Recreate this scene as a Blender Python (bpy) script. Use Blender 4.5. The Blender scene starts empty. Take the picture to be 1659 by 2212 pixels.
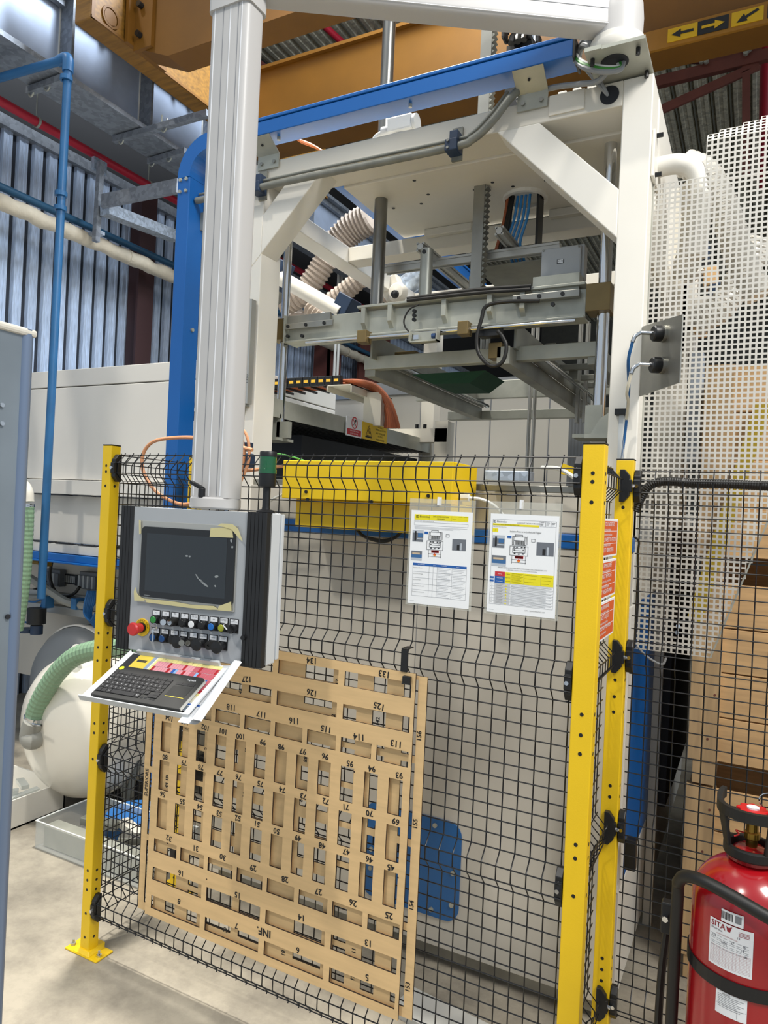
import bpy, bmesh, math, random
from mathutils import Vector, Matrix
random.seed(7)
SC = bpy.context.scene
COL = SC.collection
R = math.radians

# ---------------------------------------------------------------- camera
F, HC, ROLL, YAW = 1534.0, 1.914, math.atan(.046), R(27.6)
cr, sr = math.cos(ROLL), math.sin(ROLL)
FW = Vector((-math.sin(YAW), math.cos(YAW), 0)); RT = Vector((math.cos(YAW), math.sin(YAW), 0)); UP = Vector((0, 0, 1))
cam = bpy.data.cameras.new('camera'); cam.sensor_fit = 'HORIZONTAL'; cam.sensor_width = 36
cam.lens = 36 * F / 1659; cam.clip_start = .05; cam.clip_end = 80
co = bpy.data.objects.new('camera', cam); COL.objects.link(co)
cx = RT * cr + UP * sr; cy = -RT * sr + UP * cr; cz = -FW
co.matrix_world = Matrix(((cx.x, cy.x, cz.x, 0), (cx.y, cy.y, cz.y, 0), (cx.z, cy.z, cz.z, HC), (0, 0, 0, 1)))
SC.camera = co

# ---------------------------------------------------------------- world, lights, exposure
SC.view_settings.view_transform = 'Standard'; SC.view_settings.look = 'None'
SC.view_settings.gamma = 1; SC.view_settings.use_curve_mapping = False
SC.view_settings.exposure = 0.0
W = bpy.data.worlds.new('world'); SC.world = W; W.use_nodes = True
W.node_tree.nodes['Background'].inputs[0].default_value = (.80, .90, 1.0, 1)
W.node_tree.nodes['Background'].inputs[1].default_value = .62

def area(name, loc, target, size, power, col=(1, 1, 1), sy=None, spread=None):
    l = bpy.data.lights.new(name, 'AREA'); l.energy = power; l.size = size; l.color = col
    if sy: l.shape = 'RECTANGLE'; l.size_y = sy
    o = bpy.data.objects.new(name, l); COL.objects.link(o); o.location = loc
    if spread: l.spread = R(spread)
    o.rotation_euler = (Vector(target) - Vector(loc)).to_track_quat('-Z', 'Y').to_euler()
    return o
sun = bpy.data.lights.new('sun', 'SUN'); sun.energy = 1.15; sun.angle = R(3); sun.color = (1, .95, .86)
so = bpy.data.objects.new('sun', sun); COL.objects.link(so)
so.rotation_euler = (-Vector((-.30, -.62, 1.0))).to_track_quat('-Z', 'Y').to_euler()
area('high_bay_lamp', (-2.7, 2.75, 7.5), (-2.2, 2.2, 0), .35, 105, (1, .96, .88), None, 75)
area('left_wall_fill', (-2.2, 4.62, 7.4), (-6.2, 4.3, 3.6), .9, 330, (.80, .89, 1), 3, 150)  # added fill light aimed at the cladding and runway web, no roof opening there
area('skylight_right', (3.0, 0.5, 6.5), (-.6, 3.0, 2), 1.8, 150, (1, .97, .92), None, 110)

# ---------------------------------------------------------------- measuring and mesh helpers
def at(x, y, X=None, Y=None, Z=None):
    """point of the plane X=, Y= or Z= that the surveyed photograph position x, y falls on"""
    dx, dy = x - 829.5, y - 1106
    u, v = dx * cr + dy * sr, -dx * sr + dy * cr
    r = FW * F + RT * u - UP * v
    t = X / r.x if X is not None else Y / r.y if Y is not None else (Z - HC) / r.z
    return Vector((0, 0, HC)) + r * t

def lin(h):
    h = h.lstrip('#'); c = [int(h[i:i + 2], 16) / 255 for i in (0, 2, 4)]
    return tuple(((v + .055) / 1.055) ** 2.4 if v > .04045 else v / 12.92 for v in c) + (1,)

MATS = {}
def mat(name, col, rough=.5, metal=0, var=0, vs=8, bump=0, bs=60, kind=None, emit=0, alpha=None, trans=0, coat=0):
    if name in MATS: return MATS[name]
    m = bpy.data.materials.new(name); m.use_nodes = True; nt = m.node_tree; N = nt.nodes; L = nt.links
    b = N['Principled BSDF']; c = lin(col) if isinstance(col, str) else col
    b.inputs['Base Color'].default_value = c; b.inputs['Roughness'].default_value = rough; b.inputs['Metallic'].default_value = metal
    if trans: b.inputs['Transmission Weight'].default_value = trans
    if alpha is not None: b.inputs['Alpha'].default_value = alpha
    if coat: b.inputs['Coat Weight'].default_value = coat; b.inputs['Coat Roughness'].default_value = .08
    if emit: b.inputs['Emission Color'].default_value = c; b.inputs['Emission Strength'].default_value = emit
    tc = N.new('ShaderNodeTexCoord')
    if var:
        if kind == 'spangle':
            t = N.new('ShaderNodeTexVoronoi'); t.inputs['Scale'].default_value = vs; out = t.outputs['Color']
            bw = N.new('ShaderNodeRGBToBW'); L.new(out, bw.inputs[0]); out = bw.outputs[0]
        else:
            t = N.new('ShaderNodeTexNoise'); t.inputs['Scale'].default_value = vs; t.inputs['Detail'].default_value = 6; out = t.outputs['Fac']
        mp = N.new('ShaderNodeMapping'); L.new(tc.outputs['Object'], mp.inputs[0]); L.new(mp.outputs[0], t.inputs['Vector'])
        if kind == 'grain': mp.inputs['Scale'].default_value = (1, 6, 9)
        if kind == 'grainx': mp.inputs['Scale'].default_value = (.9, 8, 8)
        if kind == 'grainz': mp.inputs['Scale'].default_value = (8, 8, .9)
        if kind == 'streak': mp.inputs['Scale'].default_value = (7, 7, .7)
        rp = N.new('ShaderNodeMapRange'); rp.inputs[1].default_value = .3; rp.inputs[2].default_value = .7
        rp.inputs[3].default_value = 1 - var; rp.inputs[4].default_value = 1 + var * .6; L.new(out, rp.inputs[0])
        mx = N.new('ShaderNodeVectorMath'); mx.operation = 'SCALE'; mx.inputs[0].default_value = c[:3]; L.new(rp.outputs[0], mx.inputs['Scale'])
        L.new(mx.outputs[0], b.inputs['Base Color'])
    if bump:
        t2 = N.new('ShaderNodeTexNoise'); t2.inputs['Scale'].default_value = bs; L.new(tc.outputs['Object'], t2.inputs['Vector'])
        bp = N.new('ShaderNodeBump'); bp.inputs['Strength'].default_value = bump; bp.inputs['Distance'].default_value = .01
        L.new(t2.outputs['Fac'], bp.inputs['Height']); L.new(bp.outputs[0], b.inputs['Normal'])
    MATS[name] = m; return m

white = mat('white_paint', '#e8e4da', .38, var=.04, vs=3)
white2 = mat('warm_white_paint', '#dcd6c8', .42, var=.05, vs=3)
panelw = mat('white_panel_paint', '#c6c1b6', .4, var=.03, vs=2)
armw = mat('pale_grey_powder_coat', '#c2c0be', .42)
blue = mat('blue_paint', '#0f5da8', .34, var=.04, vs=4)
bluep = mat('blue_pipe_paint', '#2b6596', .42, var=.15, vs=6)
yellow = mat('yellow_powder_coat', '#eec516', .42, var=.05, vs=5, bump=.05, bs=300)
yellow2 = mat('yellow_guard_paint', '#e6c00c', .45, var=.03, vs=3)
ochre = mat('ochre_crane_paint', '#7a5010', .5, var=.12, vs=3)
ochrew = mat('ochre_streaked_crane_paint', '#8c6220', .5, var=.35, vs=5, kind='grain')
black = mat('black_plastic', '#131416', .42)
wirem = mat('black_coated_wire', '#0e0f12', .38)
rubber = mat('black_rubber', '#171614', .5)
steel = mat('brushed_steel', '#9c9b94', .36, .85, var=.2, vs=7)
zinc = mat('zinc_plated_steel', '#aeafa4', .42, .4, var=.22, vs=6)
dsteel = mat('oiled_dark_steel', '#96968c', .45, .4, var=.3, vs=5)
chrome = mat('chrome', '#d8dadd', .08, 1)
galv = mat('galvanised_steel', '#b7c1cd', .38, .55, var=.22, vs=45, kind='spangle')
galvd = mat('galvanised_flange', '#8b9097', .5, .4, var=.18, vs=30, kind='spangle')
brass = mat('bronze_block', '#7c6a45', .45, .5, var=.15)
brassv = mat('brass', '#9a7a35', .3, .9)
alu = mat('aluminium_profile', '#b9b8b2', .35, .6)
greyp = mat('grey_cover_paint', '#a6aaae', .42, var=.02)
greyb = mat('grey_box_plastic', '#a7aaac', .45)
ply = mat('birch_plywood', '#d9b886', .6, var=.10, vs=5, kind='grain')
plye = mat('burnt_plywood_edge', '#2a1c12', .8)
pine = mat('pine_board', '#c9a373', .65, var=.22, vs=4, kind='grainx')
pinez = mat('pine_post', '#b99a70', .65, var=.22, vs=4, kind='grainz')
maroon = mat('red_oxide_steel', '#6e3b31', .55, var=.15, vs=4)
redpipe = mat('red_pipe_paint', '#b21f34', .4)
beige = mat('beige_pipe_lagging', '#cfc3ad', .8, var=.12, vs=8, bump=.5, bs=25)
fabric = mat('beige_fabric_hose', '#a39485', .75, var=.15, vs=9)
paper = mat('white_paper', '#eef0f2', .6)
ink = mat('black_ink', '#17171a', .6)
inkg = mat('grey_print', '#7d8085', .6)
labelm = mat('label_white', '#e9ebee', .5)
redsign = mat('orange_red_sign', '#d2531f', .5)
redcyl = mat('glossy_red_paint', '#9e0f18', .22, coat=.6, var=.05, vs=4)
redplast = mat('red_plastic', '#c62f2f', .4)
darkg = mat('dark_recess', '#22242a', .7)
greyvessel = mat('grey_vessel_paint', '#6f7376', .4)
creamv = mat('cream_vessel_paint', '#e8e2d4', .3, coat=.3)
clearp = mat('clear_acrylic', '#dfe3e0', .08, alpha=.28)
greenh = mat('green_hose', '#86a585', .35, alpha=.93)
white_w = mat('white_cable', '#dcdcd6', .5)
grey_w = mat('grey_cable', '#8f9192', .5)
green_w = mat('green_cable', '#3f8a35', .5)
orange_w = mat('salmon_hose', '#c98f68', .5)
orange_c = mat('orange_cable', '#a85a35', .5)
blue_w = mat('blue_hose', '#1d5d96', .4)
conduit = mat('weathered_conduit', '#85857c', .5, .3, var=.2, vs=15)
navy = mat('navy_clamp_plastic', '#22344d', .45)
perfm = mat('white_perforated_sheet', '#c4c1b9', .45)
tapem = mat('masking_tape', '#d8cf9c', .7, alpha=.8)

class MB:
    def __init__(s): s.v = []; s.f = []; s.m = []; s.c = 0
    def add(s, vs, fs):
        b = len(s.v); s.v += [tuple(v) for v in vs]; s.f += [tuple(b + i for i in f) for f in fs]; s.m += [s.c] * len(fs); return s
    def mi(s, c): s.c = c; return s
    def box(s, x0, x1, y0, y1, z0, z1, M=None):
        vs = [Vector((x, y, z)) for z in (z0, z1) for y in (y0, y1) for x in (x0, x1)]
        if M is not None: vs = [M @ v for v in vs]
        return s.add(vs, [(0, 2, 3, 1), (4, 5, 7, 6), (0, 1, 5, 4), (2, 6, 7, 3), (0, 4, 6, 2), (1, 3, 7, 5)])
    def beam(s, p, q, w, h, up=(0, 0, 1)):
        p, q = Vector(p), Vector(q); d = (q - p).normalized(); u = Vector(up)
        sd = d.cross(u).normalized(); u = sd.cross(d).normalized()
        vs = [e + sd * a * w / 2 + u * b * h / 2 for e in (p, q) for a, b in ((-1, -1), (1, -1), (1, 1), (-1, 1))]
        return s.add(vs, [(0, 3, 2, 1), (4, 5, 6, 7), (0, 1, 5, 4), (1, 2, 6, 5), (2, 3, 7, 6), (3, 0, 4, 7)])
    def quad(s, a, b, c, d): return s.add([a, b, c, d], [(0, 1, 2, 3)])
    def cyl(s, p, q, r, n=14, r2=None):
        p, q = Vector(p), Vector(q); d = (q - p).normalized(); r2 = r if r2 is None else r2
        u = d.orthogonal().normalized(); w = d.cross(u)
        cs = [(math.cos(2 * math.pi * i / n), math.sin(2 * math.pi * i / n)) for i in range(n)]
        vs = [p + (u * a + w * b) * r for a, b in cs] + [q + (u * a + w * b) * r2 for a, b in cs]
        fs = [(i, (i + 1) % n, n + (i + 1) % n, n + i) for i in range(n)] + [tuple(range(n - 1, -1, -1)), tuple(range(n, 2 * n))]
        return s.add(vs, fs)
    def prism(s, pts, d):
        """pts: coplanar polygon in 3D, extruded by vector d"""
        pts = [Vector(p) for p in pts]; n = len(pts); d = Vector(d)
        return s.add(pts + [p + d for p in pts], [tuple(range(n - 1, -1, -1)), tuple(range(n, 2 * n))] + [(i, (i + 1) % n, n + (i + 1) % n, n + i) for i in range(n)])
    def tube(s, pts, r, n=8, rf=None):
        pts = [Vector(p) for p in pts]; m = len(pts); vs = []; u = None
        for i, p in enumerate(pts):
            t = (pts[min(i + 1, m - 1)] - pts[max(i - 1, 0)]).normalized()
            u = t.orthogonal().normalized() if u is None else (u - t * u.dot(t)).normalized()
            w = t.cross(u); rr = rf(i) if rf else r
            vs += [p + (u * math.cos(2 * math.pi * k / n) + w * math.sin(2 * math.pi * k / n)) * rr for k in range(n)]
        fs = [(i * n + k, i * n + (k + 1) % n, (i + 1) * n + (k + 1) % n, (i + 1) * n + k) for i in range(m - 1) for k in range(n)]
        fs += [tuple(range(n - 1, -1, -1)), tuple((m - 1) * n + k for k in range(n))]
        return s.add(vs, fs)
    def lathe(s, prof, c, n=24, axis=(0, 0, 1)):
        c = Vector(c); a = Vector(axis).normalized(); u = a.orthogonal().normalized(); w = a.cross(u); vs = []
        for r, z in prof:
            vs += [c + a * z + (u * math.cos(2 * math.pi * k / n) + w * math.sin(2 * math.pi * k / n)) * max(r, 1e-4) for k in range(n)]
        m = len(prof)
        return s.add(vs, [(i * n + k, i * n + (k + 1) % n, (i + 1) * n + (k + 1) % n, (i + 1) * n + k) for i in range(m - 1) for k in range(n)])
    def ring(s, c, r0, r1, h, n=24, axis=(0, 0, 1)):
        return s.lathe([(r0, 0), (r1, 0), (r1, h), (r0, h), (r0, 0)], c, n, axis)
    def build(s, name, mats, parent=None, smooth=False, bevel=0, label=None):
        me = bpy.data.meshes.new(name); me.from_pydata(s.v, [], s.f)
        for m in (mats if isinstance(mats, (list, tuple)) else [mats]): me.materials.append(m)
        me.polygons.foreach_set('material_index', s.m); me.update()
        bm = bmesh.new(); bm.from_mesh(me); bmesh.ops.recalc_face_normals(bm, faces=bm.faces); bm.to_mesh(me); bm.free()
        if smooth: me.shade_smooth(); me.set_sharp_from_angle(angle=R(38))
        o = bpy.data.objects.new(name, me); COL.objects.link(o)
        if parent: o.parent = parent
        if label: o['label'] = label
        if bevel:
            b = o.modifiers.new('bevel', 'BEVEL'); b.width = bevel; b.segments = 2; b.limit_method = 'ANGLE'
        return o

def smoothpath(pts, k=6):
    P = [Vector(p) for p in pts]; P = [P[0] * 2 - P[1]] + P + [P[-1] * 2 - P[-2]]; out = []
    for i in range(1, len(P) - 2):
        a, b, c, d = P[i - 1:i + 3]
        for j in range(k):
            t = j / k
            out.append(.5 * (2 * b + (c - a) * t + (2 * a - 5 * b + 4 * c - d) * t * t + (3 * b - a - 3 * c + d) * t ** 3))
    return out + [P[-2]]

def thing(name, label, cat, loc=(0, 0, 0), rz=0, group=None):
    o = bpy.data.objects.new(name, None); COL.objects.link(o); o.location = loc; o.rotation_euler = (0, 0, rz)
    o.empty_display_size = .1
    o['label'] = label; o['category'] = cat
    if group: o['group'] = group
    return o
def tag(o, label, cat, group=None):
    o['label'] = label; o['category'] = cat
    if group: o['group'] = group
    return o
def struct(o): o['kind'] = 'structure'; return o
def wpart(mb, name, mats, root, **k):
    """build a part given in world coordinates under a root empty that is only translated"""
    o = mb.build(name, mats, root, **k); o.location = -root.location if root.rotation_euler.z == 0 else (0, 0, 0); return o
def copy(o, parent=None, loc=None):
    c = o.copy(); COL.objects.link(c)
    if parent is not None: c.parent = parent
    if loc is not None: c.location = loc
    return c

TXT = {}
def text(body, size, M, m, parent=None, name='lettering', align='CENTER', sx=1.0, off=0):
    """flat lettering, local x to the right and y up in the frame M"""
    key = (body, round(size, 5), align, off)
    if key not in TXT:
        cu = bpy.data.curves.new('t', 'FONT'); cu.body = body; cu.size = size; cu.align_x = align; cu.align_y = 'CENTER'; cu.resolution_u = 2; cu.offset = off
        o = bpy.data.objects.new('t', cu); COL.objects.link(o)
        me = bpy.data.meshes.new_from_object(o); me.name = 'lettering'
        bpy.data.objects.remove(o); bpy.data.curves.remove(cu); TXT[key] = me
    me = TXT[key].copy(); me.materials.clear(); me.materials.append(m)
    o = bpy.data.objects.new(name, me); COL.objects.link(o)
    if parent: o.parent = parent
    o.matrix_local = M @ Matrix.Diagonal((sx, 1, 1, 1)); return o
def frame(o, x, y):
    """matrix with origin o, local x, local y, z = x cross y"""
    x = Vector(x).normalized(); y = Vector(y).normalized(); z = x.cross(y); o = Vector(o)
    return Matrix(((x.x, y.x, z.x, o.x), (x.y, y.y, z.y, o.y), (x.z, y.z, z.z, o.z), (0, 0, 0, 1)))
FRONT = ((1, 0, 0), (0, 0, 1))    # reads from the -Y side (normal towards -Y)

# ================================================================ SETTING
fl = mat('worn_concrete', '#b3aa9a', .55, var=.10, vs=1.6, bump=.15, bs=9)
nt = fl.node_tree; bs_ = nt.nodes['Principled BSDF']
tc = nt.nodes.new('ShaderNodeTexCoord'); n1 = nt.nodes.new('ShaderNodeTexNoise'); n1.inputs['Scale'].default_value = 3.5; n1.inputs['Detail'].default_value = 9; n1.inputs['Roughness'].default_value = .7
cr1 = nt.nodes.new('ShaderNodeValToRGB'); e = cr1.color_ramp.elements
e[0].position = .33; e[0].color = lin('#857e72'); e[1].position = .62; e[1].color = lin('#b0a796')
nt.links.new(tc.outputs['Object'], n1.inputs['Vector']); nt.links.new(n1.outputs['Fac'], cr1.inputs[0]); nt.links.new(cr1.outputs[0], bs_.inputs['Base Color'])
struct(MB().box(-6.4, 7, -2.5, 22, -.1, 0).build('floor', fl))

# corrugated wall on the left (plane X = -6.2)
wallflat = mat('blue_grey_galvanised_cladding', '#c3d2e8', .42, .25, var=.25, vs=14, kind='streak')
wallrec = mat('cladding_groove_shade', '#1d222c', .7)  # shade between the ribs put into the colour, darker than the sheet itself
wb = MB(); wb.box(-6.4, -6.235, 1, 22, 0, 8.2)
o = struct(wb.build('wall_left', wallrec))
mb = MB()
mb.prism([(-6.235, 0, 0), (-6.2, .012, 0), (-6.2, .040, 0), (-6.206, .044, 0), (-6.206, .068, 0), (-6.2, .072, 0), (-6.2, .100, 0), (-6.235, .112, 0)], (0, 0, 5.25))
rib = mb.build('cladding_rib', wallflat, o); rib.location = (0, 1.2, 0)
for i in range(1, 131): copy(rib, o, (0, 1.2 + .158 * i, 0))
mb = MB(); mb.box(-6.235, -6.15, 1, 22, 5.25, 5.35); mb.build('wall_rail', galvd, o)
mb = MB(); mb.box(-6.235, -6.20, 1, 22, 5.35, 8.0); mb.build('upper_cladding', mat('dark_upper_cladding', '#1f1e1f', .7), o)
struct(MB().box(-6.4, 7, 22, 22.15, 0, 8.2).build('wall_back', mat('grey_back_wall', '#6b6a63', .7, var=.1)))

# roof deck, ribs run away from the camera
roofm = mat('roof_deck_steel', '#c4bfab', .5, .15, var=.25, vs=22, kind='spangle')
o = struct(MB().box(-6.4, 7, 3.2, 22, 8.12, 8.2).build('ceiling', roofm))
mb = MB(); mb.prism([(-.10, 0, 8.12), (-.075, 0, 8.0), (-.03, 0, 8.0), (-.022, 0, 8.012), (.022, 0, 8.012), (.03, 0, 8.0), (.075, 0, 8.0), (.10, 0, 8.12)], (0, 18.8, 0))
rib = mb.build('deck_rib', roofm, o); rib.location = (-6.2, 3.2, 0)
for i in range(1, 55): copy(rib, o, (-6.2 + .24 * i, 3.2, 0))
mb = MB(); mb.box(-.012, .012, 0, 18.8, 7.985, 8.0)
seam = mb.build('deck_seam', mat('bright_roof_seam', '#c9cdc6', .3, .7), o); seam.location = (-6.2 + .12, 3.2, .06)
for i in range(1, 54): copy(seam, o, (-6.08 + .24 * i, 3.2, .06))

# ================================================================ CRANE AND RUNWAY
rw = thing('crane_runway_beam', 'large grey steel runway beam with welded stiffeners under the left crane end', 'beam', (-5, 3, 5))
mb = MB(); mb.box(-5.03, -5.0, 1.5, 12, 5.18, 5.80); wpart(mb, 'web', mat('pale_blue_grey_beam', '#b3bfd3', .42, .25, var=.12, vs=5), rw)
mb = MB(); mb.box(-5.20, -4.83, 1.5, 12, 5.14, 5.18); wpart(mb, 'bottom_flange', galvd, rw)
mb = MB(); mb.box(-5.18, -4.86, 1.5, 12, 5.80, 5.84); mb.box(-4.98, -4.93, 1.5, 12, 5.74, 5.80); wpart(mb, 'top_flange', galvd, rw)
for y in (1.9, 2.80, 3.70, 4.52, 5.32, 6.2, 7.1, 8.0, 9.0):
    mb = MB(); mb.box(-5.0, -4.85, y - .012, y + .012, 5.18, 5.80); st = wpart(mb, 'stiffener', galvd, rw)
    mb = MB(); mb.box(-5.0, -4.99, y - .02, y - .012, 5.18, 5.80); wpart(mb, 'weld_bead', white, st).location = (0, 0, 0)
for y in (2.2, 3.2, 3.45, 4.1, 4.35, 4.9, 5.1):
    mb = MB(); mb.cyl((-4.90, y, 5.78), (-4.90, y, 5.74), .03, 6); wpart(mb, 'bolt', zinc, rw)

et = thing('crane_end_carriage', 'ochre streaked end carriage riding on the grey runway beam', 'crane', (-4.4, 3.5, 5.35))
mb = MB(); mb.box(-4.52, -4.35, 3.45, 6.6, 5.35, 5.88); wpart(mb, 'box_beam', ochrew, et, bevel=.01)
mb = MB(); mb.box(-4.35, -4.34, 3.45, 3.48, 5.35, 5.88); mb.box(-4.35, -4.335, 3.45, 6.6, 5.35, 5.37); mb.box(-4.9, -4.4, 4.2, 4.6, 5.86, 5.95); mb.box(-4.9, -4.4, 5.9, 6.3, 5.86, 5.95); wpart(mb, 'edge_strip', ochre, et)
mb = MB(); c = at(238, 38, X=-4.35); mb.ring(c, .062, .078, .012, 20, (1, 0, 0)); mb.cyl(c, c + Vector((.008, 0, 0)), .055, 20); wpart(mb, 'wheel_cover', ochre, et)


g1 = thing('crane_girder', 'nearer ochre crane girder spanning above the grey runway beam', 'crane', (-1, 3.9, 5.2))
mb = MB(); mb.box(-3.976, 6.5, 3.83, 4.045, 5.2, 5.86); wpart(mb, 'box_girder', ochre, g1)
mb = MB(); mb.prism([(-3.976, 3.83, 5.2), (-4.30, 3.83, 5.34), (-4.30, 3.83, 5.86), (-3.976, 3.83, 5.86)], (0, .21, 0)); wpart(mb, 'tapered_end', ochre, g1)
mb = MB(); mb.box(-4.33, -4.30, 3.74, 4.14, 5.34, 5.86); mb.box(-4.30, -4.12, 3.80, 3.83, 5.30, 5.86); wpart(mb, 'end_plate', ochre, g1)
for z in (5.40, 5.62):
    mb = MB(); mb.cyl((-4.23, 3.80, z), (-4.23, 3.76, z), .022, 8); wpart(mb, 'bolt', black, g1)
g2 = thing('crane_girder', 'farther ochre crane girder carrying yellow arrow stickers at its right end', 'crane', (-1, 5.2, 5.2))
mb = MB(); mb.box(-4.33, 6.5, 5.19, 5.42, 5.2, 5.93); wpart(mb, 'box_girder', ochre, g2)
mb = MB(); mb.box(-4.33, 6.5, 5.15, 5.19, 5.91, 5.94); wpart(mb, 'top_lip', ochre, g2)
mb = MB(); mb.box(-.95, 6.5, 5.165, 5.189, 5.2, 5.34); wpart(mb, 'sticker_band', mat('light_ochre', '#a87420', .5, var=.1), g2)
sy, sb = mat('sticker_yellow', '#e9bb1a', .5), mat('sticker_black', '#26282a', .5)
def arrow(x0, z0, dx, dz, m):
    mb = MB(); p = Vector((x0, 5.158, z0)); d = Vector((dx, 0, dz)).normalized(); n_ = Vector((-d.z, 0, d.x)); L = .14
    a = p - d * L / 2; b = p + d * (L / 2 - .06); c = p + d * L / 2
    mb.prism([a + n_ * .009, a - n_ * .009, b - n_ * .009, b - n_ * .028, c, b + n_ * .028, b + n_ * .009], (0, -.001, 0)); return mb
for i, (x0, bg, fg, dx, dz) in enumerate([(-.575, sy, sb, -1, 0), (-.385, sb, sy, 1, 0), (-.18, sy, sb, -1, -.45), (.03, sb, sy, 1, .45)]):
    zc_ = 5.272
    mb = MB(); mb.box(x0 - .094, x0 + .094, 5.160, 5.165, zc_ - .046, zc_ + .046); s = wpart(mb, 'arrow_sticker', bg, g2)
    wpart(arrow(x0, zc_, dx, dz, fg), 'arrow', fg, s).location = (0, 0, 0)

# truss under the roof at the right
tr = thing('roof_truss', 'red oxide roof truss with bolted angles below the right roof deck', 'truss', at(1500, 160, Y=8.6))
def tb(p, q, w, h, nm='truss_angle'): 
    mb = MB(); a, b = at(*p, Y=8.6), at(*q, Y=8.6); mb.beam(a, b, w, h * .25); mb.beam(a + Vector((0, -w / 2, 0)), b + Vector((0, -w / 2, 0)), .02, h); return wpart(mb, nm, maroon, tr)
tb((1290, 215), (1860, 75), .14, .12, 'bottom_chord'); tb((1300, 300), (1640, 145), .09, .10); tb((1390, 128), (1530, 134), .08, .08)
tb((1590, 150), (1592, 60), .10, .08); tb((1612, 380), (1612, 60), .09, .08); tb((1610, 118), (1700, 40), .10, .07); tb((1230, 340), (1400, 300), .12, .12)
mb = MB(); a = [at(x, y, Y=8.56) for x, y in ((1508, 152), (1532, 122), (1640, 95), (1655, 118))]; mb.prism(a, (0, .02, 0)); wpart(mb, 'gusset_plate', maroon, tr)
for x, y in ((1446, 131), (1456, 132), (1516, 134), (1526, 134), (1611, 116), (1618, 109)):
    mb = MB(); p = at(x, y, Y=8.48); mb.cyl(p, p + Vector((0, -.04, 0)), .028, 8); wpart(mb, 'bolt', zinc, tr)
pur = thing('roof_purlin', 'red oxide purlin crossing under the deck behind the pale swing arm', 'beam', at(560, 150, Z=7.6))
mb = MB(); mb.beam(at(480, 90, Z=7.7), at(640, 210, Z=7.7), .18, .12); wpart(mb, 'angle', maroon, pur)
# red sprinkler pipes at the roof
def pipe(name, pts, r, m, label, cat='pipe', group=None, n=10, smooth=True):
    mb = MB(); mb.tube(pts, r, n); o = mb.build(name, m, smooth=True); return tag(o, label, cat, group)
pipe('sprinkler_pipe', [at(640, 0, Z=7.6), at(768, 118, Z=7.6), at(905, 262, Z=7.6)], .04, redpipe, 'thin red pipe under the roof deck left of centre')
pipe('sprinkler_pipe', [at(1645, 400, Z=7.7), at(1652, 180, Z=7.7), at(1658, 40, Z=7.7)], .06, redpipe, 'red pipe rising at the right edge behind the truss')

# ================================================================ LEFT WALL SERVICES
pr = thing('fire_main_pipe', 'long red pipe hung below the grey runway beam', 'pipe', (-5.7, 4, 5.18))
mb = MB(); mb.tube([(-5.7, 1.6, 5.18), (-5.7, 12, 5.18)], .04, 12); wpart(mb, 'pipe', redpipe, pr, smooth=True)
for x, y in ((78, 262), (320, 398), (566, 600)):
    c = at(x, y, X=-5.7); mb = MB(); mb.ring((-5.7, c.y, 5.18), .042, .05, .02, 14, (0, 1, 0)); mb.cyl((-5.7, c.y, 5.23), (-5.7, c.y, 5.55), .006, 6); wpart(mb, 'hanger', zinc, pr)
lg = thing('lagged_pipe', 'beige lagged pipe with ragged wrapping along the corrugated wall', 'pipe', (-5.7, 4, 4.36))
rr = random.Random(3); jt = [1 + rr.uniform(-.09, .09) for _ in range(200)]
mb = MB(); mb.tube([(-5.7 + .01 * math.sin(i), 1.6 + i * .07, 4.36 + .006 * math.sin(i * 1.7)) for i in range(150)], .066, 12, rf=lambda i: .066 * jt[i]); wpart(mb, 'lagging', beige, lg, smooth=True)
for k in range(14):
    y = 2.2 + k * .72; mb = MB(); mb.ring((-5.7, y, 4.36), .066, .072, .03, 14, (0, 1, 0)); wpart(mb, 'wrap_band', beige, lg)
pipe('water_pipe', [(-5.78, 1.6, 4.52), (-5.78, 12, 4.52)], .035, mat('dark_blue_pipe', '#2a5572', .4, var=.2), 'dark blue pipe just above the beige lagged pipe')
bp = thing('compressed_air_pipe', 'blue air pipe with elbow dropping in front of the corrugated wall', 'pipe', (-4.4, 3.3, 0))
top = at(148, 125, X=-4.4); top2 = at(0, 168, Z=top.z)
mb = MB(); mb.tube([top2 + (top2 - top) * .6, top2, top - Vector((.05, 0, 0))], .030, 12); wpart(mb, 'horizontal_run', bluep, bp, smooth=True)
mb = MB(); mb.tube([(top.x, top.y, top.z - .04), (top.x, top.y - .02, 1.2)], .028, 12); wpart(mb, 'drop', bluep, bp, smooth=True)
mb = MB(); mb.tube(smoothpath([top - Vector((.10, 0, 0)), top + Vector((-.01, 0, -.0)), top - Vector((0, 0, .10))]), .037, 12); wpart(mb, 'elbow', bluep, bp, smooth=True)
for z in (3.92, 4.02, 4.83):
    mb = MB(); mb.ring((top.x, top.y - .01, z), .028, .042, .03, 14); wpart(mb, 'coupling', bluep, bp)
for (a, b, lab) in (((62, 197), (137, 170), 'short grey strut clamped under the runway beam behind the blue elbow'), ((247, 303), (450, 245), 'long grey strut channel clamped under the runway beam left of the swing arm post'), ((322, 350), (402, 326), 'short grey strut channel clamped beside the curved blue duct')):
    p, q = at(*a, Z=5.10), at(*b, Z=5.10); s = thing('strut_channel', lab, 'bracket', p)
    mb = MB(); mb.beam(p, q, .05, .05); wpart(mb, 'channel', galvd, s)
    for t in (.08, .55):
        c = p.lerp(q, t); mb = MB(); mb.tube(smoothpath([c + Vector((-.03, 0, .10)), c + Vector((-.03, 0, -.02)), c + Vector((0, 0, -.05)), c + Vector((.03, 0, -.02)), c + Vector((.03, 0, .06))], 3), .007, 6); wpart(mb, 'u_bolt', zinc, s)
hg = thing('cable_tray_hanger', 'grey steel drop hanger and channel in front of the corrugated wall', 'bracket', at(210, 370, X=-5.5))
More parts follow.
